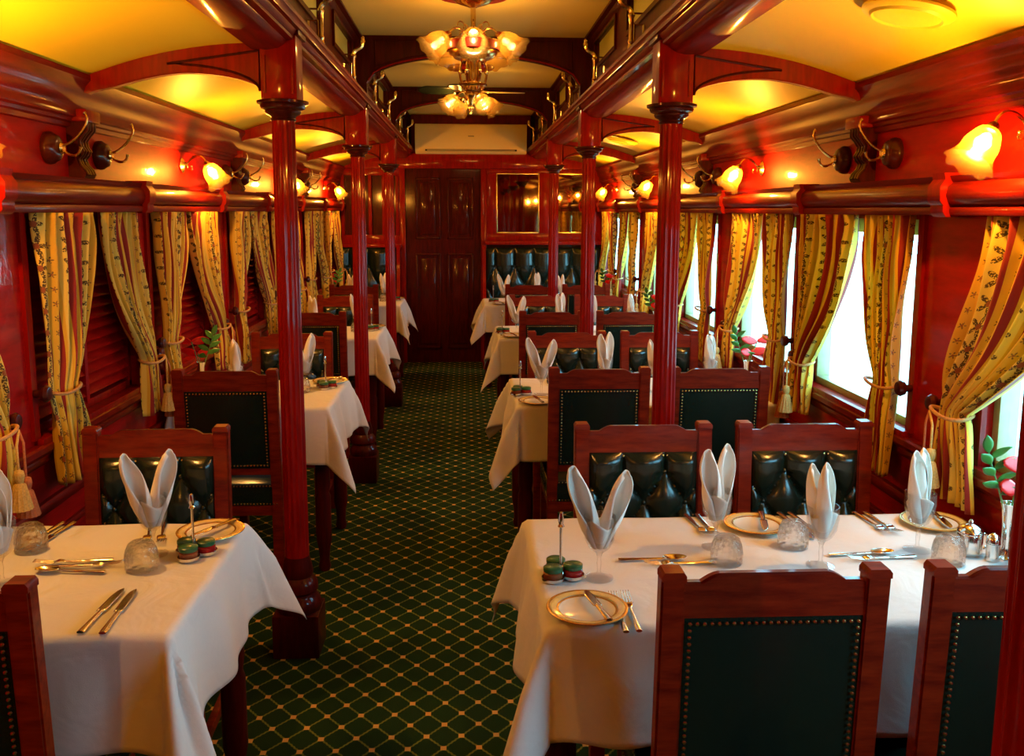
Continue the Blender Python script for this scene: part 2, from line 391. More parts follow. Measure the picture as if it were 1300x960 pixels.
# windows
wn = 0
for sx, x in ((-1, WL), (1, WR)):
    for a, c in WIN:
        wn += 1; b = MB(); fm = 'mahog' if sx < 0 else 'frame_pale'
        xa, xb = x + sx*.02, x + sx*.075
        for p, q in (((xa, a, WZ0), (xb, a+.03, WZ1)), ((xa, c-.03, WZ0), (xb, c, WZ1)), ((xa, a, WZ0), (xb, c, WZ0+.03)), ((xa, a, WZ1-.05), (xb, c, WZ1))): b.box(p, q, .004)
        fr = struct(b.build('window_%d' % wn, fm))
        MB().box((x - sx*.03, a-.02, WZ0-.022), (x + sx*.02, c+.02, WZ0+.004), .004).build('sill', 'mahog', fr)
        if sx < 0:
            b = MB(); n = 15
            for k in range(n):
                z = WZ0+.05 + k*(WZ1-WZ0-.11)/n
                b.prism([(x-.024, z), (x-.018, z-.003), (x-.055, z+.042), (x-.061, z+.045)], 'y', a+.03, c-.03)
            b.box((x-.075, a+.02, WZ0), (x-.066, c-.02, WZ1)); b.box((x-.062, (a+c)/2-.012, WZ0+.02), (x-.016, (a+c)/2+.012, WZ1-.03))
            b.build('louvre_shutter', 'mahog_wall', fr)
        else: MB().box((x+.045, a+.03, WZ0+.03), (x+.050, c-.03, WZ1-.05)).build('pane', 'pane', fr)
# the ground outside, seen through the right windows
struct(MB().box((2.2, -30, -1.25), (60, 60, -1.2)).build('floor_platform', 'ground'))

# ------------------------------------------------------------------ end wall
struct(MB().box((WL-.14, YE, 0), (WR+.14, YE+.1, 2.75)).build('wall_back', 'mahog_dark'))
dr = MB(); dx0, dx1 = -.63, .15
dr.box((dx0, YE-.03, 0), (dx1, YE+.01, 2.02))
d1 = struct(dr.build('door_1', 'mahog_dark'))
for (a, c, z0, z1) in ((dx0+.10, -.27, 1.30, 1.93), (-.20, dx1-.08, 1.30, 1.93), (dx0+.10, -.27, .15, 1.15), (-.20, dx1-.08, .15, 1.15)):
    b = MB(); 
    for p, q in (((a, YE-.045, z0), (a+.02, YE-.03, z1)), ((c-.02, YE-.045, z0), (c, YE-.03, z1)), ((a, YE-.045, z0), (c, YE-.03, z0+.02)), ((a, YE-.045, z1-.02), (c, YE-.03, z1))): b.box(p, q, .004)
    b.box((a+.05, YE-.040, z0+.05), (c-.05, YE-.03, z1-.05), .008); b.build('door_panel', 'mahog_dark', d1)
# door jambs, lintel, frames round the mirrors
b = MB()
for a, c in ((dx0-.06, dx0), (dx1, dx1+.06)): b.box((a, YE-.07, 0), (c, YE, 2.03), .006)
b.box((WL, YE-.10, 2.02), (WR, YE, 2.17), .006); b.box((-.56, YE-.07, 2.17), (.66, YE, 2.56))
struct(b.build('trim_11', 'mahog'))
b = MB()
for z0, z1 in ((1.28, 1.36), (1.98, 2.02)): b.box((dx1+.06, YE-.05, z0), (WR, YE, z1), .004)
for a, c in ((dx1+.06, .31), (.76, .87), (1.26, WR)): b.box((a, YE-.05, 1.36), (c, YE, 1.98), .004)
b.box((dx1+.04, YE-.16, 1.245), (WR, YE, 1.285), .01)
struct(b.build('trim_12', 'mahog'))
for a, c, lb in ((.31, .76, 'tall brass-edged mirror over the tufted banquette, beside the door'), (.87, 1.26, 'tall brass-edged mirror over the tufted banquette, nearest the right windows')):
    m_ = thing('wall_mirror', lb, 'mirror', ((a+c)/2, YE-.03, 1.36), group='end wall mirrors'); h = (c-a)/2
    MB().box((-h+.012, 0, .012), (h-.012, .012, .608)).build('mirror_glass', 'mirror', m_)
    b = MB(); 
    for p, q in (((-h, -.012, 0), (-h+.014, .02, .62)), ((h-.014, -.012, 0), (h, .02, .62)), ((-h, -.012, 0), (h, .02, .014)), ((-h, -.012, .606), (h, .02, .62))): b.box(p, q, .003)
    b.build('mirror_frame', 'brass', m_)
b = MB()
for z0, z1 in ((1.24, 1.34), (1.95, 2.02)): b.box((WL, YE-.05, z0), (dx0-.06, YE, z1), .004)
for i in range(5):
    xx = WL + .03 + i*.14; b.box((xx, YE-.05, 1.34), (xx+.035, YE, 1.95), .005)
b.box((WL, YE-.14, 1.215), (dx0-.04, YE, 1.25), .01)
struct(b.build('trim_13', 'mahog'))

# ------------------------------------------------------------------ columns
def column(x, y, label):
    t = thing('column', label, 'column', (x, y, 0), group='aisle columns')
    b = MB(); b.box((-.0825, -.0825, 0), (.0825, .0825, .16), .006); b.lathe([(.0, .16), (.080, .16), (.082, .175), (.078, .20), (.068, .21), (.064, .225), (.072, .235), (.070, .26), (.060, .275), (.052, .285), (.056, .30), (.050, .33), (.042, .36), (.040, .40), (0, .40)], 24)
    b.build('base', 'mahog_dark', t)
    b = MB(); n = 40
    def f(u, v):
        a = 2*PI*u; fl = .0042*abs(cos(a*7))**1.5; z = .36 + 1.55*v; r = .0425 - .004*v - fl*(1 if .02 < v < .985 else 0); return (r*cos(a), r*sin(a), z)
    b.grid(f, 112, 50, wrap_u=True); b.build('shaft', 'mahog', t)
    b = MB(); b.lathe([(0, 1.895), (.040, 1.895), (.044, 1.900), (.040, 1.906), (.044, 1.912), (.056, 1.918), (.060, 1.926), (.058, 1.930), (.072, 1.936), (.076, 1.944), (.074, 1.948), (.085, 1.952), (.086, 1.960), (0, 1.960)], 32)
    b.build('capital', 'knob_wood', t)
    b = MB(); b.box((-.06, -.06, 1.958), (.06, .06, 2.215), .008); b.box((-.05, -.064, 1.98), (-.042, .064, 2.10)); b.box((.042, -.064, 1.98), (.05, .064, 2.10))
    b.build('top_block', 'mahog', t)
    b = MB(); b.box((-.072, -.072, 2.165), (.072, .072, 2.185), .004); b.box((-.08, -.08, 2.185), (.08, .08, 2.222), .006); b.build('block_cap', 'mahog_dark', t)
    return t
cps = []
for i, y in enumerate(ROWS):
    for x, sd in ((CL, 'left'), (CR, 'right')):
        if i == 0 and sd == 'left': continue
        cps.append((x, y, sd, i))
c0 = None
NTH = ['nearest and only partly seen', 'large nearer', 'middle', 'far']
for x, y, sd, i in cps:
    if i == 0: x += .022
    lb = 'fluted red mahogany column on the %s of the aisle, %s' % (sd, ['cut off by the photo edge', 'nearest complete one', 'second from the camera', 'smallest and furthest'][i])
    if c0 is None: c0 = column(x, y, lb)
    else: dup(c0, (x, y, 0), 0, lb)

# transverse arches over the side bays, clerestory arches
def side_arch(y, s, lb):
    t = thing('side_arch', lb, 'arch', (XC, y, 0), group='arches over the side bays')
    n = 24; top, bot = [], []
    xw = .0 + (WR-XC if s > 0 else XC-WL)
    for k in range(n+1):
        u = k/n; d = .71 + (xw-.02-.71)*u; uu = 1-u
        zt = 2.012 + (2.153-2.012)*(sin(uu*PI/2)**.9)
        e1 = .26; 
        if u < .42: zb = 1.972 + (2.050-1.972)*math.sqrt(max(0, 1-((.42-u)/.42)**2))
        else: zb = 2.050 - .052*((u-.42)/.40)**1.6 if u < .82 else 1.998 - .075*(1-math.sqrt(max(0, 1-((u-.82)/.18)**2)))
        top.append((s*d, zt)); bot.append((s*d, min(zb, zt-.012)))
    b = MB()
    for k in range(n):
        b.prism([bot[k], bot[k+1], top[k+1], top[k]], 'y', -.03, .03)
    bmesh.ops.remove_doubles(b.bm, verts=b.bm.verts, dist=1e-5)
    b.build('arch_body', 'mahog', t)
    b = MB(); pts = [(s*(.73+.30*(1-cos(q*PI/2))), 0, 1.99 + .085*sin(q*PI/2)) for q in [i/10 for i in range(11)]]
    for yy in (-.032, .032):
        b = MB(); b.tube([(p[0], yy, p[2]) for p in pts] + [(s*.73, yy, 2.12), (s*.73, yy, 1.99)], .0045, 6)
        b.build('spandrel_moulding', 'mahog_dark', t)
def cler_arch(y, lb):
    t = thing('clerestory_arch', lb, 'arch', (XC, y, 0), group='arches across the clerestory')
    b = MB(); n = 28
    for k in range(n):
        x0, x1 = -.60 + 1.2*k/n, -.60 + 1.2*(k+1)/n
        g = lambda x: 2.30 + .155*math.sqrt(max(0, 1-(x/.60)**2)) if abs(x) < .60 else 2.30
        b.prism([(x0, g(x0)), (x1, g(x1)), (x1, 2.56), (x0, 2.56)], 'y', -.03, .03)
    for s in (-1, 1): b.prism([(s*.60, 2.21), (s*.66, 2.21), (s*.66, 2.56), (s*.60, 2.56)], 'y', -.03, .03)
    bmesh.ops.remove_doubles(b.bm, verts=b.bm.verts, dist=1e-5)
    b.build('arch_body', 'mahog_dark', t)
    b = MB(); b.tube([(x, -.031, 2.30 + .155*math.sqrt(max(0, 1-(x/.60)**2)) + .004) for x in [-.6+1.2*i/30 for i in range(31)]], .005, 6)
    b.build('arch_bead', 'mahog', t)
    for s in (-1, 1):
        b = MB(); b.tube([(s*.55, -.033, 2.535), (s*.16, -.033, 2.535), (s*.16, -.033, 2.475), (s*.38, -.033, 2.44), (s*.55, -.033, 2.39), (s*.55, -.033, 2.535)], .004, 6)
        b.build('spandrel_moulding', 'mahog_dark', t)
OW = ['overhead at the photo top', 'the nearer', 'the middle', 'the furthest']
for i, y in enumerate(ROWS):
    for s, sd in ((-1, 'left'), (1, 'right')):
        if i == 0: continue
        side_arch(y, s, 'red mahogany arch bracket spanning from the %s %s column to the wall' % (['', 'nearest', 'second', 'furthest'][i], sd))
    if i >= 2: cler_arch(y, 'dark mahogany arch across the raised ceiling, %s' % ('between the two hanging light fittings' if i == 2 else 'just before the air conditioner'))

# scroll corbels on the side walls
def corbel(x, s, y, lb):
    t = thing('corbel', lb, 'corbel', (x, y, 0), group='wall corbels')
    prof = [(0, 1.70), (.050, 1.702), (.056, 1.712), (.050, 1.728), (.034, 1.745), (.028, 1.765), (.040, 1.78), (.046, 1.79), (.036, 1.806), (.034, 1.825), (.048, 1.845), (.062, 1.86), (.062, 1.885), (.040, 1.89), (0, 1.89)]
    MB().prism([(-s*a, z) for a, z in prof], 'y', -.042, .042).build('scroll_body', 'mahog_dark', t)
    b = MB()
    for yy in (-.030, -.012, .012, .030): b.tube([(-s*(a+.002), yy, z) for a, z in prof[2:-2]], .005, 6)
    b.build('scroll_ribs', 'knob_wood', t)
    MB().box((-s*.0, -.06, 1.885), (-s*.075, .06, 1.925), .006).build('corbel_cap', 'mahog', t)
def hook(x, s, y, lb):
    t = thing('coat_hook', lb, 'coat hook', (x, y, 1.79), group='wall coat hooks')
    R90 = Matrix.Rotation(-s*PI/2, 3, 'Y')
    MB().lathe([(0, 0), (.050, 0), (.052, .008), (.050, .018), (.044, .024), (.040, .034), (.030, .040), (0, .042)], 24, M3=R90).build('mount', 'knob_wood', t)
    MB().lathe([(0, .04), (.014, .04), (.018, .046), (.014, .052), (0, .053)], 16, (0, 0, 0), Matrix.Rotation(-s*PI/2, 3, 'Y')).build('hook_plate', 'brass', t)
    b = MB(); b.tube(bezier((-s*.048, 0, .008), (-s*.085, 0, .015), (-s*.11, 0, .05), (-s*.125, 0, .075)) + bezier((-s*.125, 0, .075), (-s*.13, 0, .09), (-s*.13, 0, .105), (-s*.122, 0, .108), 5)[1:], [.0045]*15 + [.007], 8)
    b.build('upper_arm', 'brass', t)
    b = MB(); b.tube(bezier((-s*.048, 0, -.008), (-s*.075, 0, -.03), (-s*.10, 0, -.03), (-s*.105, 0, .004)), [.0045]*10 + [.007], 8); b.build('lower_arm', 'brass', t)
for i, y in enumerate(ROWS):
    for x, s, sd in ((WL, -1, 'left'), (WR, 1, 'right')):
        if i == 0 : continue
        pos = ['', 'nearest', 'second', 'third'][i]
        corbel(x, s, y, 'dark scroll corbel on the %s wall under the %s side arch' % (sd, pos))
        hook(x, s, y-.19, 'brass double coat hook on dark round block, before the %s %s wall corbel' % (pos, sd))
        hook(x, s, y+.21, 'brass double coat hook on dark round block, beyond the %s %s wall corbel' % (pos, sd))

# ------------------------------------------------------------------ lamps
def add_point(name, loc, watts, parent, r=.018, c=WARM):
    l = bpy.data.lights.new(name, 'POINT'); l.energy = watts; l.color = c; l.shadow_soft_size = r
    o = bpy.data.objects.new(name, l); COL.objects.link(o); o.location = loc; o.parent = parent; return o
def bell(b, c, M3, r0=.018, r1=.052, h=.105, rip=.05):
    pr = []
    for k in range(15):
        q = k/14; r = r0 + (r1*.72-r0)*min(1, (q*2.2))**.6 + (r1*.28)*max(0, (q-.6)/.4)**1.8
        pr.append((r, h*q))
    rings = []; n = 36
    for q, (r, z) in enumerate(pr):
        rp = rip*max(0, (q/14-.55)/.45)**2
        rings.append([b.bm.verts.new(Vector(c) + M3 @ Vector((r*(1+rp*cos(8*a))*cos(a), r*(1+rp*cos(8*a))*sin(a), z + rp*.06*cos(8*a)))) for a in [2*PI*k/n for k in range(n)]])
    for A, B in zip(rings, rings[1:]):
        for k in range(n): b.bm.faces.new([A[k], B[k], B[(k+1) % n], A[(k+1) % n]])
def rot_to(d):
    return Vector((0, 0, 1)).rotation_difference(Vector(d).normalized()).to_matrix()
def wall_lamp(x, s, y, lb):
    t = thing('wall_lamp', lb, 'wall lamp', (x, y, 1.80), group='bell shaded wall lamps')
    MB().lathe([(0, 0), (.034, 0), (.036, .006), (.028, .012), (.016, .018), (.012, .028), (0, .03)], 20, M3=Matrix.Rotation(-s*PI/2, 3, 'Y')).build('backplate', 'brass', t)
    b = MB(); tip = (-s*.112, -.0, .012)
    b.tube(bezier((-s*.02, 0, 0), (-s*.05, 0, .055), (-s*.10, 0, .06), tip, 14), .005, 8)
    b.tube(bezier((-s*.02, 0, -.01), (-s*.045, 0, -.03), (-s*.055, 0, -.02), (-s*.045, 0, -.005), 8), .003, 6); b.sphere((-s*.045, 0, -.004), .006)
    b.build('swan_neck_arm', 'brass', t)
    d = Vector((-s*.70, -.15, -1)).normalized(); R = rot_to(d)
    MB().lathe([(0, -.004), (.012, -.004), (.017, .006), (.021, .014), (.021, .022), (0, .022)], 16, tip, R).build('shade_holder', 'brass', t)
    b = MB(); bell(b, Vector(tip) + d*.012, R, .020, .062, .105, .06); b.build('bell_shade', 'shade', t)
    bp = Vector(tip) + d*.050
    MB().lathe([(.021*sin(PI*k/10)*(1 if k > 4 else .8), -.026*cos(PI*k/10)) for k in range(11)], 16, bp, R).build('light_bulb', 'bulb', t)
    add_point('lamp_light', bp, LAMP_W, t, .012)
for i, y in enumerate(LY):
    for x, s, sd in ((WL, -1, 'left'), (WR, 1, 'right')):
        wall_lamp(x, s, y + .12, 'lit frosted bell wall lamp on swan neck, %s wall above the %s table' % (sd, ORD[i]))
wall_lamp(WL, -1, LY[0]-DY+.1, 'added unseen frosted bell wall lamp on the left wall behind the camera')  # out-of-view pair, added to light the near ceilings and cloths
wall_lamp(WR, 1, LY[0]-DY+.1, 'added unseen frosted bell wall lamp on the right wall behind the camera')

# hanging light fitting (near) and fan with lights (far)
def shade_arm(t, ang, z0, r_out, dip, power, parts=('arm', 'shade')):
    ca, sa = cos(ang), sin(ang); P_ = lambda r, z: (r*ca, r*sa, z)
    b = MB(); b.tube(bezier(P_(.02, z0), P_(.06, z0+.05), P_(r_out-.03, z0+.06), P_(r_out, z0+.015), 12), .005, 8)
    b.tube(bezier(P_(.035, z0+.03), P_(.03, z0+.07), P_(.07, z0+.09), P_(.075, z0+.055), 10), .003, 6)
    b.build('lamp_arm', 'brass', t)
    d = Vector((ca*.75, sa*.75, -.62)).normalized(); R = rot_to(d); tip = Vector(P_(r_out, z0+.015))
    MB().lathe([(0, -.008), (.013, -.008), (.019, .004), (.023, .016), (.023, .022), (0, .022)], 16, tip, R).build('shade_holder', 'brass', t)
    b = MB(); bell(b, tip + d*.012, R, .022, .072, .11, .06); b.build('bell_shade', 'shade_amber', t)
    MB().lathe([(.019*sin(PI*k/10), -.022*cos(PI*k/10)) for k in range(11)], 14, tip + d*.06, R).build('light_bulb', 'bulb_dim', t)
    if power: add_point('fitting_light', tip + d*.06, power, t, .012, (1, .62, .25))
t = thing('hanging_light_fitting', 'brass hanging fitting with frosted bell shades and red band, nearer the camera', 'light fitting', (.034, 4.23, 2.56))
MB().lathe([(0, 0), (.165, 0), (.168, -.008), (.160, -.018), (.10, -.028), (0, -.03)], 40).build('ceiling_rose', 'mahog', t)
MB().lathe([(0, -.022), (.085, -.022), (.088, -.03), (.07, -.045), (.03, -.058), (.012, -.066), (.012, -.19), (0, -.19)], 28).build('canopy_and_rod', 'brass', t)
MB().lathe([(0, -.19), (.05, -.19), (.10, -.205), (.122, -.215), (.122, -.25), (.10, -.258), (0, -.258)], 36).build('motor_band', 'mahog', t)
MB().lathe([(0, -.252), (.112, -.252), (.106, -.268), (.085, -.285), (.06, -.292), (.055, -.30), (0, -.30)], 36).build('lower_bowl', 'brass', t)
b = MB(); b.lathe([(0, -.30), (.028, -.30), (.026, -.34), (.032, -.37), (.026, -.40), (.036, -.41), (.036, -.425), (0, -.43)], 20)
for k in range(6):
    a = 2*PI*k/6; b.tube(bezier((.05*cos(a), .05*sin(a), -.295), (.066*cos(a), .066*sin(a), -.33), (.062*cos(a), .062*sin(a), -.38), (.040*cos(a), .040*sin(a), -.42), 8), .006, 6)
    b.sphere((.058*cos(a), .058*sin(a), -.345), .010)
b.lathe([(.055, -.392), (.062, -.396), (.062, -.404), (.055, -.408)], 24); b.build('brass_cage', 'brass', t)
for k in range(5): shade_arm(t, -PI/2 + k*2*PI/5, -.20, .115 if k else .10, 0, FAN_W)
t = thing('ceiling_fan', 'ceiling fan with dark blades and frosted bell lights, in front of the air conditioner', 'ceiling fan', (.034, 6.34, 2.56))
MB().lathe([(0, 0), (.155, 0), (.158, -.008), (.150, -.018), (.10, -.026), (0, -.028)], 40).build('ceiling_rose', 'mahog', t)
MB().lathe([(0, -.02), (.07, -.02), (.06, -.04), (.012, -.052), (.012, -.09), (.06, -.095), (.085, -.11), (.085, -.155), (.06, -.17), (0, -.17)], 28).build('fan_motor', 'brass', t)
for k, a in enumerate((PI+.25, .12, PI/2+.2, 3*PI/2-.35)):
    b = MB(); R = Matrix.Rotation(a, 3, 'Z'); T_ = Matrix.Rotation(.38 if k == 0 else .10, 3, 'X')
    def f(u, v):
        r = .10 + .27*u; wd = .050*(1 - (max(0, u-.75)/.25)**2*.75)*(0.75+.25*min(1, u*3)); p = T_ @ Vector((0, (v-.5)*2*wd, 0)); return R @ (Vector((r, 0, -.165)) + p)
    b.grid(f, 14, 6); bl = b.build('fan_blade', 'blade' if k != 1 else 'cream', t, solid=.006)
    MB().tube([R @ Vector((.05, 0, -.16)), R @ Vector((.12, 0, -.166))], .007, 8).build('blade_iron', 'brass', t)
MB().lathe([(0, -.165), (.04, -.165), (.045, -.19), (.03, -.21), (.022, -.24), (.012, -.255), (.018, -.27), (.016, -.285), (.006, -.30), (.008, -.31), (0, -.325)], 20).build('finial', 'brass', t)
for k in range(4): shade_arm(t, -PI/2 + .5 + k*PI/2, -.215, .10, 0, FAN_W)

# brass rack brackets standing on the cornice in front of the clerestory windows
def rack(s, y, lb):
    t = thing('rack_bracket', lb, 'bracket', (XC + s*.615, y, 2.213), group='brass rack brackets')
    s = -s
    MB().box((-.018, -.03, 0), (.018, .03, .012), .004).build('foot', 'brass', t)
    b = MB(); b.lathe([(0, .010), (.015, .010), (.014, .03), (.010, .04), (.014, .05), (.010, .06), (.010, .14), (.015, .15), (.010, .16), (0, .162)], 12, (s*.006, -.02, 0)); b.build('post', 'brass', t)
    b = MB(); b.tube(bezier((s*.006, -.02, .155), (s*.01, -.02, .19), (s*.05, -.02, .18), (s*.055, -.02, .215), 10), .009, 8)
    b.lathe([(0, .21), (.010, .212), (.012, .222), (.008, .23), (.010, .24), (0, .25)], 12, (s*.055, -.02, 0)); b.build('upper_arm', 'brass', t)
    b = MB(); b.tube([(-s*.004, -.02, .014), (-s*.004, -.02, .115), (-s*.044, -.02, .115), (-s*.044, -.02, .014), (-s*.004, -.02, .014)], .0075, 6); b.build('square_loop', 'brass', t)
    b = MB(); b.tube([(s*.006, -.02, .158), (-s*.043, -.02, .158)], .004, 6); b.build('wall_stay', 'brass', t)
RY = [3.72, 4.76, 5.83, 6.88, 7.94, 8.98]
for s, sd in ((-1, 'left'), (1, 'right')):
    for i, y in enumerate(RY):
        rack(s, y, 'brass rack bracket on the %s clerestory ledge, %s one counted from the camera' % (sd, ['first', 'second', 'third', 'fourth', 'fifth', 'sixth'][i]))

# air conditioner
t = thing('air_conditioner', 'long cream wall air conditioner above the end door', 'air conditioner', (.05, YE-.07, 2.165))
MB().prism([(0, 0), (-.15, .0), (-.19, .03), (-.20, .06), (-.20, .255), (-.18, .285), (-.14, .292), (0, .292)], 'x', -.56, .56).build('housing', 'cream', t)
b = MB(); b.box((-.46, -.193, .022), (.46, -.178, .040)); b.build('air_slot', 'black', t)
b = MB(); b.box((-.44, -.199, .027), (.44, -.186, .032)); b.build('louvre_flap', 'cream', t)
MB().box((-.03, -.2015, .165), (.03, -.199, .171)).build('badge', 'black', t)
# round vents in the side ceilings
for (x, y, lb) in ((1.10, 2.30, 'round cream ceiling vent at the upper right, above the front table'), (1.10, 6.50, 'round cream ceiling vent on the right over the third table')):
    t = thing('ceiling_vent', lb, 'vent', (x, y, 2.082)); t.rotation_euler = (0, .20, 0)
    MB().lathe([(0, .002), (.06, .001), (.075, -.004), (.10, -.001), (.112, .006), (.112, .012), (0, .012)], 40).build('vent_disc', 'ceil', t)
    MB().lathe([(.080, -.003), (.086, -.008), (.092, -.002)], 40).build('vent_ring', 'ceil', t)

# ------------------------------------------------------------------ curtains
def curtain(x, s, ytop0, ytop1, ytie, tie_w, ztie, zbot, tail_w, far, name_lb, tassels, seed):
    """ytop0 outer edge, ytop1 inner edge at the rod; gathered at ytie (outer edge)."""
    t = thing('curtain', name_lb, 'curtain', (x, ytie, 0), group='tied back floral curtains')
    rnd = random.Random(seed); sg = 1 if ytop1 > ytop0 else -1; ph = rnd.uniform(0, 6)
    H = 1.585 - zbot; ttie = (1.585-ztie)/H; cw = .74
    nf = 7
    def f(u, v):
        z = 1.588 - H*v
        if v < ttie:
            q = v/ttie; e0 = q*q*(3-2*q); e1 = q**1.7
            yo = ytop0 + (ytie-ytop0)*e0; yi = ytop1 + ((ytie+sg*tie_w)-ytop1)*e1 + sg*.035*sin(q*PI)
        else:
            q = (v-ttie)/(1-ttie); e = q**.6
            yo = ytie - sg*.015*e; yi = ytie + sg*(tie_w + (tail_w-tie_w)*e)
        y = yo + (yi-yo)*u
        wdt = abs(yi-yo)
        a = .022*(.8+.3*sin(3*u+ph)) * (1 - .35*math.exp(-((v-ttie)/.10)**2))
        d = a*(1+sin(2*PI*nf*u + ph + 1.2*sin(3*v+ph))) + .030*math.exp(-((v-ttie)/.16)**2)*sin(PI*u)
        if v > ttie: d += .02*((v-ttie)/(1-ttie))
        d += .006*sin(37*u+9*v+ph)*min(1, v*6)
        gather = .009*sin(2*PI*16*u)*max(0, 1-v*9)
        return (-s*(.022 + d + gather), y-ytie, z)
    b = MB(); b.grid(f, 110, 46, uvf=lambda u, v: (cw*u + .02*seed % .26, v*H)); b.build('drape', 'curtain', t, solid=.002, angle=80)
    # tie-back cord round the gather and the wall knob
    b = MB(); yc = sg*tie_w/2; n = 24; r1, r2 = tie_w/2+.014, .045
    b.tube([(-s*(.050 + r2*cos(2*PI*k/n)), yc + r1*sin(2*PI*k/n), ztie + .006*sin(4*PI*k/n)) for k in range(n+1)], .0055, 8); b.build('tieback_cord', 'cord', t)
    MB().lathe([(0, 0), (.012, 0), (.012, .03), (.022, .036), (.026, .048), (.020, .058), (0, .062)], 16, (0, -sg*.052, ztie+.005), Matrix.Rotation(-s*PI/2, 3, 'Y')).build('tieback_knob', 'knob_wood', t)
    if tassels:
        for (oy, ln, mt) in ((.088, .095, 'tassel_gold'), (.050, .125, 'tassel')):
            px_ = -s*.115; yy = sg*oy; zt = ztie - ln
            tt = MB(); tt.tube([(-s*.095, sg*.03, ztie), (px_, yy, ztie-.03), (px_, yy, zt)], .0035, 6)
            prof = [(.003, 0), (.012, -.004), (.015, -.018), (.012, -.031), (.010, -.036), (.016, -.041), (.022, -.066), (.030, -.105), (.031, -.110), (0, -.108)]
            tt.lathe(prof, 28, (px_, yy, zt), flute=.10); tt.build('tassel', mt, t, angle=60)
    return t
sd_i = 0
WORD = ['zeroth', 'nearest', 'first full', 'second', 'third', 'fourth', 'fifth', 'last']
for x, s, sd in ((WL, -1, 'left'), (WR, 1, 'right')):
    for i, (a, c) in enumerate(WIN):
        if i == 0: continue
        sd_i += 1; wname = {1: 'the edge-cut window'}.get(i, 'the %s full window' % ['', '', 'first', 'second', 'third', 'fourth', 'fifth', 'last'][i])
        if i > 1:
            w_ = .40 if s < 0 else .30
            curtain(x, s, a+.0, a+w_, a+.03, .12 if s < 0 else .14, 1.04, .74, .21 if s < 0 else .17, False, 'gold floral curtain, near side of %s, %s wall' % (wname, sd), False, sd_i)
        cw_ = .38 if s < 0 else .47
        tie = c + (.15 if i == 1 else .10 if s < 0 else .03)
        curtain(x, s, c, c-cw_ if i > 1 or s > 0 else c-.30, tie, .13, 1.00 if s < 0 else (1.035 if i == 1 else .99), .785, .17 if i > 1 else .22, True, 'gold floral curtain, far side of %s, %s wall' % (wname, sd), True, sd_i+40)

# ------------------------------------------------------------------ chairs
def nails(b, pts, step=.0135, r=.0042, nrm=(0, -1, 0)):
    pts = [Vector(p) for p in pts]; nv = Vector(nrm); R = rot_to(nv)
    for A, B in zip(pts, pts[1:]):
        L = (B-A).length; n = max(1, round(L/step))
        for k in range(n):
            b.lathe([(r, 0), (r*.8, r*.5), (0, r*.8)], 6, A + (B-A)*(k/n), R)
RAKE = .10
def tuft(u, v, cols, off, rsp, q0, A=.017):
    """diamond tufting height; first button row at u=(off+n)/cols, v=(1-q0)*rsp, next rows staggered"""
    p = u*cols - off; q = v/rsp + q0
    if q < 1: h = abs(sin(PI*p))**.55*min(1, v/rsp*3.5)**.5
    else: h = (abs(sin(PI*(p + (q-1)*.5)))*abs(sin(PI*(p - (q-1)*.5))))**.42
    e = min(1, max(0, min(u, 1-u)/.06))**.5; f = min(1, max(0, (1-v)/.06))**.5
    return A*h*e*f
CWD = .42
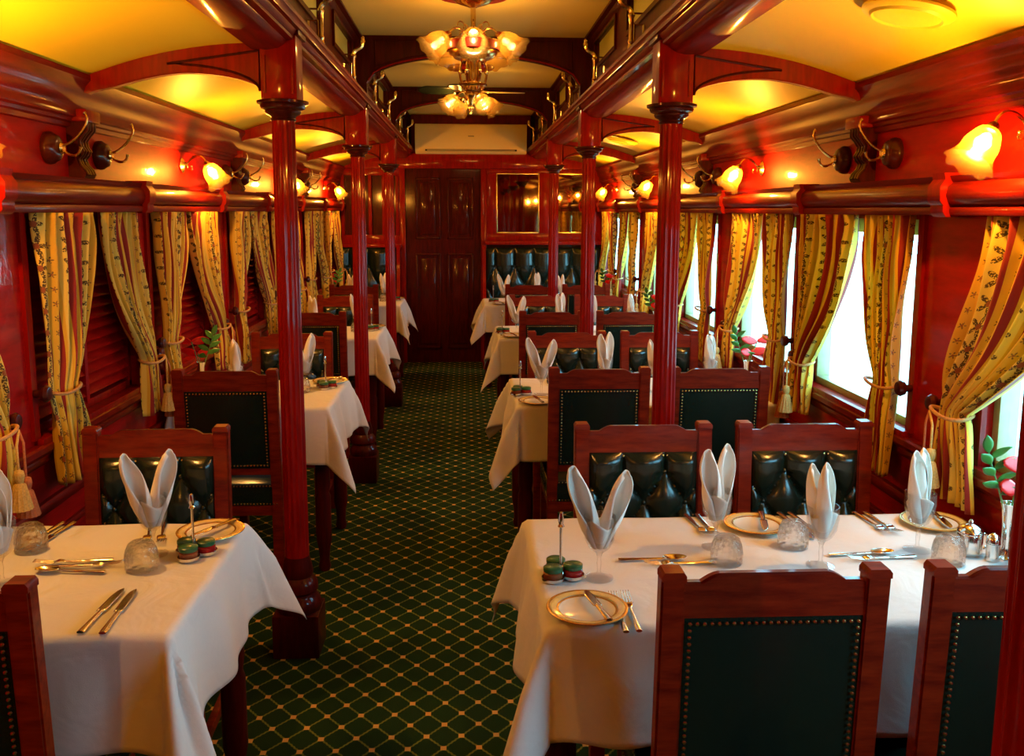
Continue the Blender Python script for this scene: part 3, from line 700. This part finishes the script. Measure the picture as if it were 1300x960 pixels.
def make_chair():
    t = thing('dining_chair', 'x', 'chair', group='leather dining chairs')
    # origin at floor, chair faces +y, back at y=0
    hw = CWD/2; yk = lambda z: -RAKE*max(0, z-.45)*.55
    for sx in (-1, 1):
        b = MB(); x0, x1 = sx*hw, sx*(hw-.045)
        zs = [0, .20, .42, .60, .80, .945]
        for za, zb in zip(zs, zs[1:]):
            ya, yb2 = yk(za) - (.02 if za < .1 else 0), yk(zb)
            vs = [b.bm.verts.new(p) for p in ((x0, ya-.018, za), (x1, ya-.018, za), (x1, ya+.018, za), (x0, ya+.018, za), (x0, yb2-.018, zb), (x1, yb2-.018, zb), (x1, yb2+.018, zb), (x0, yb2+.018, zb))]
            for f in ((0,1,5,4),(1,2,6,5),(2,3,7,6),(3,0,4,7)): b.bm.faces.new([vs[i] for i in f])
        bmesh.ops.remove_doubles(b.bm, verts=b.bm.verts, dist=1e-5)
        bmesh.ops.bevel(b.bm, geom=[e for e in b.bm.edges if abs((e.verts[0].co-e.verts[1].co).normalized().z) > .9], offset=.004, segments=2, affect='EDGES')
        y9 = yk(.945)
        b.prism([(x0, .945), (x1, .945), (x1, .955), (x1 + (x0-x1)*.12, .962), (x1 + (x0-x1)*.88, .962), (x0, .955)], 'y', y9-.020, y9+.020)
        b.build('back_post', 'chair_wood', t)
    # crest rail with shaped top
    b = MB(); xi = hw-.043; n = 40; y9 = yk(.91)
    def top(x):
        u = abs(x)/xi; return .952 if u < .60 else (.952 - .016*((u-.60)/.20)**1.5 if u < .80 else .936)
    for k in range(n):
        xa, xb = -xi + 2*xi*k/n, -xi + 2*xi*(k+1)/n
        b.prism([(xa, .872), (xb, .872), (xb, top(xb)), (xa, top(xa))], 'y', y9-.012, y9+.012)
    bmesh.ops.remove_doubles(b.bm, verts=b.bm.verts, dist=1e-5); b.build('crest_rail', 'chair_wood', t)
    # leather back: smooth rear face, tufted front face
    za, zb = .545, .874
    b = MB(); b.grid(lambda u, v: (-xi + 2*xi*u, yk(zb + (za-zb)*v) - .012 - .006*sin(PI*u)*sin(PI*v), zb + (za-zb)*v), 14, 12)
    b.grid(lambda u, v: (-xi + 2*xi*u, yk(zb + (za-zb)*v) + .006 + .0 + tuft(u, v, 2.6, .78, .29, .35, .032), zb + (za-zb)*v), 60, 54)
    b.build('leather_back', 'leather', t)
    for (v, us) in ((.19, (.30, .685)), (.48, (.108, .492, .877)), (.77, (.30, .685))):
        for u in us:
            z = zb + (za-zb)*v; MB().sphere((-xi + 2*xi*u, yk(z)+.010, z), .008, n=10).build('button', 'leather', t)
    b = MB(); m = .012
    for yy, nr in ((-.0165, (0, -1, 0)), (.012, (0, 1, 0))):
        L = [(-xi+m, yk(za)+yy, za+m), (-xi+m, yk(zb)+yy, zb-m), (xi-m, yk(zb)+yy, zb-m), (xi-m, yk(za)+yy, za+m)] + ([(-xi+m, yk(za)+yy, za+m)] if yy < 0 else [])
        nails(b, L, nrm=nr)
    o = b.build('nailhead_trim', 'brass', t); o['kind'] = 'stuff'
    MB().box((-xi, -.014, .515), (xi, .014, .548), .004).build('lower_rail', 'chair_wood', t)
    # upholstered seat box and nail rows
    b = MB(); b.box((-hw+.004, -.016, .385), (hw-.004, .40, .475), .006)
    b.build('seat', 'leather', t)
    b = MB(); b.grid(lambda u, v: (-hw+.008 + (CWD-.016)*u, -.01 + .40*v, .47 + .028*(1-abs(2*u-1)**4)*(1-abs(2*v-1)**4)), 16, 16); b.build('seat_cushion', 'leather', t)
    b = MB()
    for z in (.468, .392): nails(b, [(-hw+.01, -.017, z), (hw-.01, -.017, z)]); 
    for sx in (-1, 1):
        for z in (.468, .392): nails(b, [(sx*(hw-.003), 0, z), (sx*(hw-.003), .39, z)], nrm=(sx, 0, 0))
    o = b.build('seat_nailheads', 'brass', t); o['kind'] = 'stuff'
    b = MB(); b.box((-hw+.006, -.012, .34), (hw-.006, .39, .385), .004); b.build('seat_frame', 'chair_wood', t)
    for sx in (-1, 1):
        b = MB(); x0, x1 = sx*(hw-.004), sx*(hw-.044); b.box((x0, .355, 0), (x1, .395, .345), .005); b.build('leg', 'chair_wood', t)
        b = MB(); b.box((sx*(hw-.012), 0, .14), (sx*(hw-.034), .37, .17), .004); b.build('stretcher', 'chair_wood', t)
    return t
chair0 = None
def place_chair(x, y, rz, lb):
    global chair0
    if chair0 is None:
        chair0 = make_chair(); chair0.location = (x, y, 0); chair0.rotation_euler = (0, 0, rz); chair0['label'] = lb
    else: dup(chair0, (x, y, 0), rz, lb)
for k, ty in enumerate(TY):
    for cx_, nm in ((.545, 'aisle-side'), (1.045, 'window-side')):
        place_chair(cx_ if k else cx_+.01, 1.565 + k*DY, 0.0 if k else (0 if cx_ < .8 else -.03), 'mahogany chair with smooth green leather back, near %s seat at the %s right table' % (nm, ORD[k]))
        if k == 3: continue
        place_chair(.535 if cx_ < .8 else 1.035, 2.645 + k*DY, PI, 'mahogany chair with button-tufted green leather, far %s seat at the %s right table' % (nm, ORD[k]))
    place_chair(-.975 + (.01 if k == 0 else 0), 1.565 + k*DY, 0, 'mahogany chair with smooth dark leather back, near seat at the %s left table' % ORD[k])
    if k < 3: place_chair(-.92, 2.645 + k*DY, PI + (.03 if k == 0 else 0), 'mahogany chair with button-tufted dark leather, far seat at the %s left table' % ORD[k])

# banquettes at the end wall
def banquette(x0, x1, lb, arm):
    t = thing('banquette', lb, 'bench seat', ((x0+x1)/2, YE-.02, 0), group='end wall banquettes')
    h = (x1-x0)/2; cols = round((x1-x0)/.19)
    b = MB(); b.grid(lambda u, v: (-h + 2*h*u, -.10 - tuft(u, v, cols, .5, 1/3.4, 0, .045), 1.215 - .66*v), cols*22, 60); b.box((-h, -.10, .50), (h, -.052, 1.215)); b.build('tufted_back', 'leather', t)
    for q, off in ((1, .5), (2, 0), (3, .5)):
        for c in range(cols+1):
            p = c+off
            if .2 < p < cols-.2: MB().sphere((-h + 2*h*p/cols, -.105, 1.215-.66*q/3.4), .014, n=10).build('button', 'leather', t)
    MB().box((-h, -.50, .36), (h, -.07, .50), .03).build('seat', 'leather', t)
    MB().box((-h, -.47, 0), (h, -.07, .36), .004).build('plinth', 'mahog_dark', t)
    b = MB(); s = arm; xx = s*h
    b.prism([(-.47, .0), (-.06, 0), (-.06, 1.22), (-.12, 1.24), (-.15, 1.20), (-.14, 1.05), (-.18, .80), (-.30, .66), (-.47, .62)], 'x', xx, xx + s*.035); b.build('side_arm', 'mahog', t)
    return t
banquette(.20, 1.40, 'buttoned green leather banquette below the mirrors, right of the door', -1)
banquette(-1.30, -.72, 'buttoned green leather banquette left of the end door', 1)

# ------------------------------------------------------------------ tables and cloths
def make_table(x0, x1, yc, lb):
    t = thing('dining_table', lb, 'table', ((x0+x1)/2, yc, 0), group='dining tables'); h = (x1-x0)/2
    MB().box((-h+.005, -.33, .715), (h-.005, .33, .744), .006).build('tabletop', 'mahog_dark', t)
    MB().box((-h+.04, -.29, .66), (h-.04, .29, .715)).build('apron', 'mahog_dark', t)
    for sx in (-1, 1):
        for sy in (-1, 1):
            b = MB(); b.lathe([(0, 0), (.022, 0), (.028, .02), (.022, .05), (.026, .10), (.034, .14), (.034, .34), (.028, .36), (.034, .40), (.030, .52), (.036, .56), (.036, .66), (0, .66)], 16, (sx*(h-.045), sy*.27, 0)); b.build('leg', 'mahog_dark', t)
    return t
def cloth_mesh(x0, x1, seed, wall_side, drop=.235):
    """cloth laid over a rectangular table; wall_side has nearly no overhang. Local origin at the table centre, z=0 at the tabletop."""
    h = (x1-x0)/2; hy = .335; rnd = random.Random(seed); ph = [rnd.uniform(0, 6.28) for _ in range(8)]
    oxl = drop if wall_side > 0 else .02; oxr = drop if wall_side < 0 else .02
    X0, X1 = -h-oxl, h+oxr; Y0_, Y1_ = -hy-drop, hy+drop
    nx, ny = 96, 90; rc = .012
    # sampling concentrated on the overhangs
    def f(u, v):
        x = X0 + (X1-X0)*u; y = Y0_ + (Y1_-Y0_)*v
        px = min(max(x, -h+rc), h-rc); py = min(max(y, -hy+rc), hy-rc)
        dx, dy = x-px, y-py; d = math.hypot(dx, dy)
        z0 = .0105 + .0012*sin(9*x+ph[0])*sin(7*y+ph[1]) + .0010*sin(22*x+5*y+ph[2])
        if d < 1e-9: return (x, y, z0)
        nxv, nyv = dx/d, dy/d
        if d < rc*1.57:
            a = d/rc; off = rc*sin(a); z = -rc*(1-cos(a))
        else: off = rc; z = -rc - (d-rc*1.57)
        hang = max(0, -z)
        corner = abs(nxv*nyv)*2
        s_ = (py if abs(nxv) > abs(nyv) else px)
        fold = .012*sin(s_*15+ph[3]) + .008*sin(s_*31+ph[4])
        ang = math.atan2(nyv, nxv)
        cf = .030*sin(ang*6+ph[5]) * corner
        fl = hang*(.12 + .32*corner) + (fold*(1-corner) + cf)*min(1, hang/.12)
        off += max(fl, .001*0)
        return (px + nxv*off, py + nyv*off, z0 + z)
    b = MB(); b.grid(f, nx, ny); return b
TAB = []
for k, ty in enumerate(TY):
    for sd, x0, x1, ws in (('right', .155, 1.375, 1), ('left', -1.275, -.595, -1)):
        dx_ = (.03 if k in (0,) else .07 if k < 3 else .04) if sd == 'right' else 0
        dx_ = {0: 0.0, 1: .06, 2: .055, 3: .0}[k] if sd == 'right' else 0
        make_table(x0+dx_, x1, ty, 'dark dining table hidden under the cloth of the %s %s table' % (ORD[k], sd))
        b = cloth_mesh(x0+dx_, x1, k*2 + (sd == 'left'), ws)
        o = b.build('tablecloth', 'linen', solid=.002, angle=80, offset=1); o.location = ((x0+dx_+x1)/2, ty, .744)
        tag(o, 'white linen tablecloth with drooping corners on the %s %s table' % (ORD[k], sd), 'tablecloth', 'white tablecloths')
ZT = .7575   # top of the cloth

# ------------------------------------------------------------------ tableware prototypes
REG = {}
def place(kind, x, y, lb, rz=0, z=ZT, variant=0):
    key = (kind, variant)
    if key not in REG:
        o = BUILD[kind](variant); o.location = (x, y, z); o.rotation_euler = (0, 0, rz); o['label'] = lb; REG[key] = o; return o
    return dup(REG[key], (x, y, z), rz, lb)
def b_goblet(v):
    t = thing('wine_goblet', 'x', 'glass', group='stemmed goblets')
    MB().lathe([(0, .062), (.012, .064), (.024, .074), (.034, .094), (.038, .120), (.037, .150), (.0355, .150), (.036, .120), (.032, .096), (.022, .078), (.010, .069), (0, .068)], 32).build('bowl', 'cutglass' if False else 'glass', t)
    MB().lathe([(0, 0), (.033, 0), (.034, .002), (.020, .006), (.006, .010), (.0045, .02), (.006, .036), (.0045, .050), (.008, .060), (.010, .0638), (0, .0635)], 28).build('stem', 'glass', t)
    return t
def b_tumbler(v):
    t = thing('tumbler', 'x', 'glass', group='upturned tumblers')
    MB().lathe([(.037, 0), (.038, .002), (.0385, .02), (.036, .045), (.030, .062), (.022, .068), (0, .069), (0, .060), (.020, .059), (.028, .054), (.033, .040), (.0355, .02), (.0355, .002)], 40).build('glass_body', 'glass_thick', t)
    MB().lathe([(.0388, .022), (.0392, .026), (.0375, .040), (.0345, .052), (.0335, .052), (.0365, .040), (.0382, .026)], 36, flute=.05).build('cut_band', 'cutglass', t)
    return t
def b_napkin(v):
    t = thing('napkin', 'x', 'napkin', group='folded napkins')
    rnd = random.Random(11+v); b = MB()
    for sgn in (-1, 1):
        lean = (.034, .024, .008, .010, .026, .016)[v] + rnd.uniform(-.003, .004); tipx = sgn*(lean+(.026, .010, .006, .010, .022, .008)[v]+rnd.uniform(0, .006)); H_ = .235 + rnd.uniform(-.012, .018); yb = rnd.uniform(-.008, .008) + (0, 0, .012, .006, 0, .01)[v]*sgn; tw = rnd.uniform(-.6, .6)
        path = bezier((sgn*.004, 0, .074), (sgn*.016, yb, .11), (sgn*(lean-.004), yb, .15), (tipx, yb*1.6, H_), 18)
        def f(u, vv, path=path, sgn=sgn, tw=tw):
            k = vv*18; i = min(17, int(k)); p = path[i].lerp(path[i+1], k-i)
            w_ = .014 + .011*sin(min(1, vv*1.5)*PI/2) ; 
            if vv > .78: w_ *= max(.30, math.sqrt(max(0, 1-((vv-.78)/.24)**2)))
            span = 2.15*PI*(.86 - .33*max(0, vv-.45)/.55)        # rolled low down, opening towards the tip
            a = -PI/2 + PI + tw*vv + (u-.5)*span; rr = w_*(1 - .16*abs(u-.5)) + .0016*sin(9*vv+14*u)
            return (p.x + rr*cos(a), p.y + rr*.85*sin(a), p.z + .016*sin(u*PI)*max(0, vv-.6)/.4)
        b.grid(f, 22, 26)
    b.grid(lambda u, vv: ((.008 + .022*vv**.6)*cos(2*PI*u)*(1+.10*sin(6*PI*u+1)), (.008 + .022*vv**.6)*sin(2*PI*u)*(1+.10*sin(6*PI*u)), .073 + .060*vv + .010*sin(4*PI*u)*vv), 40, 8, wrap_u=True)
    b.build('folded_linen', 'napkin', t, solid=.0016, angle=70); return t
def b_caddy(v):
    t = thing('condiment_caddy', 'x', 'condiment caddy', group='condiment caddies')
    b = MB(); b.lathe([(0, .004), (.007, .004), (.0035, .01), (.003, .06), (.0035, .118), (.008, .122), (.005, .128), (.007, .136), (.004, .155), (0, .158)], 14); b.build('lifting_rod', 'chrome', t)
    b = MB()
    for k in range(3):
        a = PI/2 + 2*PI*k/3; c = (.029*cos(a), .029*sin(a), 0)
        b.lathe([(0, .0), (.022, .0), (.026, .003), (.0265, .010), (.0255, .010), (.0245, .004), (0, .003)], 24, c)
    b.build('ring_base', 'chrome', t)
    for k in range(3):
        a = PI/2 + 2*PI*k/3; j = MB().lathe([(0, .0035), (.020, .0035), (.0225, .008), (.0225, .020), (.018, .024), (0, .024)], 24, (.029*cos(a), .029*sin(a), 0)).build('jar', ['jam', 'jam', 'jam_red'][k], t)
        MB().lathe([(0, .024), (.0215, .024), (.0225, .026), (.0225, .033), (.020, .035), (0, .0355)], 24, (.029*cos(a), .029*sin(a), 0)).build('lid', 'lid', j)
    return t
def b_plate(v):
    t = thing('bread_plate', 'x', 'plate', group='gold rimmed bread plates')
    MB().lathe([(0, .0), (.046, 0), (.048, .002), (.058, .005), (.084, .011), (.086, .0125), (.083, .0135), (.058, .008), (.050, .0045), (0, .004)], 56).build('china', 'china', t)
    MB().lathe([(.0795, .0134), (.0835, .0142), (.0862, .0132), (.0866, .0118), (.084, .0112)], 56).build('gold_rim', 'gold_rim', t)
    MB().lathe([(.0600, .0088), (.0612, .0096), (.0645, .0102), (.0648, .0094)], 56).build('gold_band', 'gold_rim', t)
    MB().lathe([(.066, .0112), (.072, .0126), (.078, .0139), (.079, .0136)], 56).build('patterned_rim', 'china_rim', t)
    return t
def blade(b, y0, L, wd, z):
    n = 12; P1 = []
    for k in range(n+1):
        q = k/n; w_ = wd*(1 if q < .55 else math.sqrt(max(.0, 1-((q-.55)/.45)**2)))
        P1.append((y0 + L*q, w_, q))
    def f(u, vv):
        k = vv*n; i = min(n-1, int(k)); a = P1[i]; c = P1[i+1]; fr = k-i; y = a[0]+(c[0]-a[0])*fr; w_ = a[1]+(c[1]-a[1])*fr
        return ((-.5 + u)*2*w_ + (w_-wd)*-.3, y, z)
    b.grid(f, 6, 16)
def handle(b, y0, y1, z=.004, w0=.0055, w1=.0095):
    n = 12; pts = []
    rings = []
    for k in range(n+1):
        q = k/n; y = y0 + (y1-y0)*q; w_ = w1 + (w0-w1)*q**.6 if q > .06 else w1*.8
        rings.append([b.bm.verts.new((w_*cos(a), y, z + .0032*sin(a) + .0)) for a in [2*PI*j/10 for j in range(10)]])
    for A, B in zip(rings, rings[1:]):
        for j in range(10): b.bm.faces.new([A[j], A[(j+1) % 10], B[(j+1) % 10], B[j]])
    b.bm.faces.new(rings[0][::-1]); b.bm.faces.new(rings[-1])
def b_knife(v):
    t = thing('table_knife' if v == 0 else 'butter_knife', 'x', 'knife', group='silver knives'); s_ = 1 if v == 0 else .72
    b = MB(); handle(b, -.105*s_, -.005); b.build('handle', 'steel', t)
    b = MB(); blade(b, -.008, .115*s_, .0095, .0045); b.build('blade', 'steel', t, solid=.0016); return t
def forkz(q): return .0035 + .010*(q**1.5)*(1-.25*q)
def b_fork(v):
    t = thing('table_fork', 'x', 'fork', group='silver forks')
    b = MB(); handle(b, -.10, .01, w0=.003, w1=.0085); b.build('handle', 'steel', t)
    b = MB(); b.grid(lambda u, vv: ((-.5+u)*2*(.003 + .008*min(1, vv*1.5)), .005 + .030*vv, .0045 + .004*sin(PI*vv)), 6, 8)
    for k in range(4):
        x = -.0085 + .0057*k; b.grid(lambda u, vv, x=x: (x + (-.5+u)*.0030*(1-.5*vv), .034 + .045*vv, .0042 + .008*vv), 2, 8)
    b.build('tines', 'steel', t, solid=.0014); return t
def b_spoon(v):
    t = thing('dessert_spoon', 'x', 'spoon', group='silver spoons')
    b = MB(); handle(b, -.095, .02, w0=.0032, w1=.0085); b.build('handle', 'steel', t)
    b = MB(); b.grid(lambda u, vv: (.0165*math.sqrt(max(0, 1-(2*vv-1)**2))*(2*u-1), .043 + .030*(2*vv-1), .0095 - .0075*(1-(2*u-1)**2)*(1-(2*vv-1)**2)), 10, 14)
    b.build('spoon_bowl', 'steel', t, solid=.0012); return t
def b_pot(v):
    t = thing('mustard_pot', 'x', 'pot', group='silver lidded pots')
    MB().lathe([(0, 0), (.026, 0), (.028, .004), (.030, .012), (.030, .052), (.028, .056), (0, .056)], 28).build('pot_body', 'chrome', t)
    MB().lathe([(0, .056), (.031, .056), (.031, .060), (.024, .070), (.010, .076), (.005, .078), (.007, .084), (.004, .089), (0, .090)], 28).build('lid', 'chrome', t)
    b = MB(); b.tube(bezier((.028, 0, .050), (.056, 0, .056), (.056, 0, .012), (.029, 0, .012), 12), .0035, 8); b.build('handle', 'chrome', t); return t
def b_shaker(v):
    t = thing('salt_shaker' if v == 0 else 'pepper_shaker', 'x', 'shaker', group='silver shakers')
    MB().lathe([(0, 0), (.016, 0), (.017, .004), (.015, .012), (.0155, .040), (.017, .044), (0, .045)], 20).build('shaker_body', 'chrome', t)
    MB().lathe([(0, .045), (.0165, .045), (.016, .054), (.011, .064), (.004, .069), (0, .070)], 20).build('cap', 'chrome', t); return t
def b_vase(v):
    t = thing('flower_vase', 'x', 'vase', group='bud vases')
    MB().lathe([(0, 0), (.022, 0), (.023, .003), (.016, .010), (.013, .03), (.014, .08), (.018, .125), (.022, .14), (.020, .14), (.015, .12), (.010, .05), (0, .04)], 24).build('vase_body', 'chrome', t)
    return t
def b_flower(v):
    t = thing('flower_sprig', 'x', 'flowers', group='red flower sprigs'); rnd = random.Random(5+v)
    stems = [((0, 0, .06), (-.02, .0, .16), (-.05, .0, .21), (-.062, .005, .265)), ((0, 0, .06), (.008, 0, .15), (.03, 0, .20), (.04, -.01, .235)), ((0, 0, .06), (0, .0, .14), (.01, 0, .17), (.012, -.006, .185))]
    for q, st in enumerate(stems): 
        b = MB(); b.tube(bezier(*st), .0022, 6); b.build('stem', 'stem', t)
    pts = bezier(*stems[0], 12)
    for i, k in enumerate((5, 6, 7, 8, 9, 10, 11, 12)):
        p = pts[k]; a = (i % 2)*PI + rnd.uniform(-.4, .4); el = .45 + .07*i; L = .066
        if i == 7: el = 1.3
        d = Vector((cos(a)*cos(el), sin(a)*cos(el)*.6 - .25, sin(el))).normalized(); sd_ = d.cross(Vector((0, .9, .45))).normalized()
        b = MB(); b.grid(lambda u, vv, p=p, d=d, sd_=sd_, L=L: p + d*L*vv + sd_*(.013*sin(PI*vv**.8))*(2*u-1) + Vector((0, 0, -1))*(.012*vv*vv + .003*(1-(2*u-1)**2)), 4, 9); b.build('leaf', 'leaf', t, solid=.001)
    for p0, az, L in ((Vector((.04, -.01, .235)), .25, .105), (Vector((.04, -.01, .232)), PI-.1, .080), (Vector((.012, -.006, .180)), .1, .080), (Vector((.012, -.006, .178)), PI+.2, .055)):
        d = Vector((cos(az), sin(az)*.5-.2, .18)).normalized(); sd_ = Vector((0, .45, 1)).normalized()
        b = MB(); b.grid(lambda u, vv, p0=p0, d=d, sd_=sd_, L=L: p0 + d*L*vv + sd_*(.021*sin(PI*min(1, vv*.92+.05))**.7)*(2*u-1) + Vector((0, 1, 0))*(.005*(2*u-1)**2), 6, 12); b.build('red_petal', 'petal', t, solid=.0012)
    return t
BUILD = dict(goblet=b_goblet, tumbler=b_tumbler, napkin=b_napkin, caddy=b_caddy, plate=b_plate, knife=b_knife, fork=b_fork, spoon=b_spoon, pot=b_pot, shaker=b_shaker, vase=b_vase, flower=b_flower)

# ------------------------------------------------------------------ lay the tables
def lay_right(k):
    o = k*DY; T_ = '%s right table' % ORD[k]; full = (k == 0)
    gob = [(.303, 1.985, .0, 'near aisle-side'), (.625, 2.165, .35, 'far aisle-side'), (.845, 2.035, 1.1, 'near window-side'), (1.128, 2.125, .6, 'far window-side')]
    for i, (x, y, r, nm) in enumerate(gob):
        xx = x + (.04 if k else 0)
        place('goblet', xx, y+o, 'stemmed goblet holding a napkin at the %s place, %s' % (nm, T_))
        place('napkin', xx, y+o, 'white rabbit-ear napkin in the %s goblet, %s' % (nm, T_), rz=r + .2*k, variant=i)
    for x, y, nm in ((.625, 2.065, 'aisle-side far'), (.825, 2.165, 'middle'), (1.165, 2.045, 'window-side')): 
        place('tumbler', x, y+o, 'upturned cut-glass tumbler, the %s one on the %s' % (nm, T_))
    place('caddy', .215 + (.03 if k else 0), 1.995+o, 'chrome caddy of three green-lidded jars on the %s' % T_, rz=.3)
    for x, y, r, nm in ((.252, 1.806, -.25, 'near aisle'), (.775, 2.305, 2.9, 'far middle'), (1.265, 2.305, 3.0, 'far window')):
        xx = x + (.06 if k and x < .5 else 0)
        place('plate', xx, y+o, 'gold-rimmed bread plate at the %s corner of the %s' % (nm, T_) if nm != 'far middle' else 'gold-rimmed bread plate at the far middle of the %s' % T_)
        place('knife', xx+.02 if full else xx, y+o, 'small butter knife resting on the %s bread plate, %s' % (nm, T_), rz=PI+PI+.22 if nm == 'near aisle' else r, z=ZT+.0135, variant=1)
    sp = [('fork', .318, 1.805, 0, 'left fork beside the near aisle bread plate'), ('fork', .345, 1.808, .0, 'right fork beside the near aisle bread plate'),
          ('knife', .345, 2.305, PI-.05, 'table knife at the far aisle place, outer'), ('knife', .372, 2.305, PI-.05, 'table knife at the far aisle place, inner'),
          ('fork', .645, 2.305, PI+.06, 'silver fork left of the far middle plate, outer'), ('fork', .618, 2.305, PI+.10, 'silver fork left of the far middle plate, inner'),
          ('knife', .885, 2.305, PI+.10, 'table knife right of the far middle plate, inner'), ('knife', .915, 2.305, PI+.10, 'table knife right of the far middle plate, outer'),
          ('fork', 1.10, 2.305, PI+.10, 'silver fork at the far window place, inner'), ('fork', 1.128, 2.305, PI+.10, 'silver fork at the far window place, outer'),
          ('spoon', .46, 2.085, -PI/2, 'dessert spoon lying across the aisle half'), ('fork', .50, 2.055, PI/2+.06, 'dessert fork lying across the aisle half'),
          ('spoon', .985, 2.10, -PI/2+.05, 'dessert spoon lying across the window half'), ('fork', 1.0, 2.068, PI/2+.1, 'dessert fork lying across the window half')]
    for kd, x, y, r, nm in sp:
        if k and (x > .5 or kd == 'spoon'): continue
        place(kd, x + (.06 if k and x < .5 else 0), y+o, nm + ', ' + T_, rz=r)
    if k == 0:
        place('pot', 1.245, 2.095, 'silver lidded mustard pot with handle beside the vase, front right table')
        place('shaker', 1.278, 2.05, 'silver domed salt shaker beside the mustard pot, front right table')
        place('shaker', 1.318, 1.995, 'small silver pepper shaker before the bud vase, front right table', variant=1)
    place('vase', 1.322 if k == 0 else 1.33, 2.065+o, 'slim silver bud vase by the window on the %s' % T_)
    place('flower', 1.322 if k == 0 else 1.33, 2.065+o, 'red flowers with green leaves in the vase, %s' % T_)
def lay_left(k):
    o = k*DY; T_ = '%s left table' % ORD[k]
    for i, (x, y, r, nm) in enumerate(((-.772, 2.175, .3, 'aisle-side'), (-1.055, 2.01, 1.4, 'window-side'))):
        place('goblet', x, y+o, 'stemmed goblet holding a napkin, %s one on the %s' % (nm, T_))
        place('napkin', x, y+o, 'white rabbit-ear napkin in the %s goblet, %s' % (nm, T_), rz=r + .25*k, variant=4+i)
    place('tumbler', -.770, 2.085+o, 'upturned cut-glass tumbler, aisle-side one on the %s' % T_)
    place('tumbler', -1.085, 2.215+o, 'upturned cut-glass tumbler, window-side one on the %s' % T_)
    place('caddy', -.672, 2.165+o, 'chrome caddy of three green-lidded jars on the %s' % T_, rz=.9)
    place('plate', -.672, 2.312+o, 'gold-rimmed bread plate at the far aisle corner of the %s' % T_)
    place('knife', -.665, 2.312+o, 'small butter knife resting on the bread plate, %s' % T_, rz=PI-.55, z=ZT+.0135, variant=1)
    sp = [('knife', -.772, 1.855, -.03, 'table knife nearest the camera, left one'), ('knife', -.735, 1.850, .05, 'table knife nearest the camera, right one'),
          ('fork', -.90, 2.10, -PI/2+.05, 'dessert fork lying across the table, prongs to the aisle'), ('spoon', -.94, 2.07, PI/2-.10, 'dessert spoon lying across the table, bowl to the window'), ('fork', -.955, 2.125, PI/2+.12, 'dessert fork lying across the table, prongs to the window'),
          ('fork', -.795, 2.305, PI+.25, 'silver fork left of the far plate, outer'), ('fork', -.83, 2.305, PI+.25, 'silver fork left of the far plate, inner'),
          ('knife', -1.075, 2.305, PI-.12, 'table knife at the far window side, inner'), ('knife', -1.105, 2.305, PI-.12, 'table knife at the far window side, outer')]
    for kd, x, y, r, nm in sp:
        if k: continue
        place(kd, x, y+o, nm + ', ' + T_, rz=r)
    place('vase', -1.235, 2.10+o, 'slim silver bud vase by the shutter on the %s' % T_)
    place('flower', -1.235, 2.10+o, 'red flowers with green leaves in the vase, %s' % T_, rz=PI)
    if k == 0: place('pot', -1.17, 2.02, 'silver lidded pot at the left edge of the photo, front left table')
for k in range(4): lay_right(k); lay_left(k)
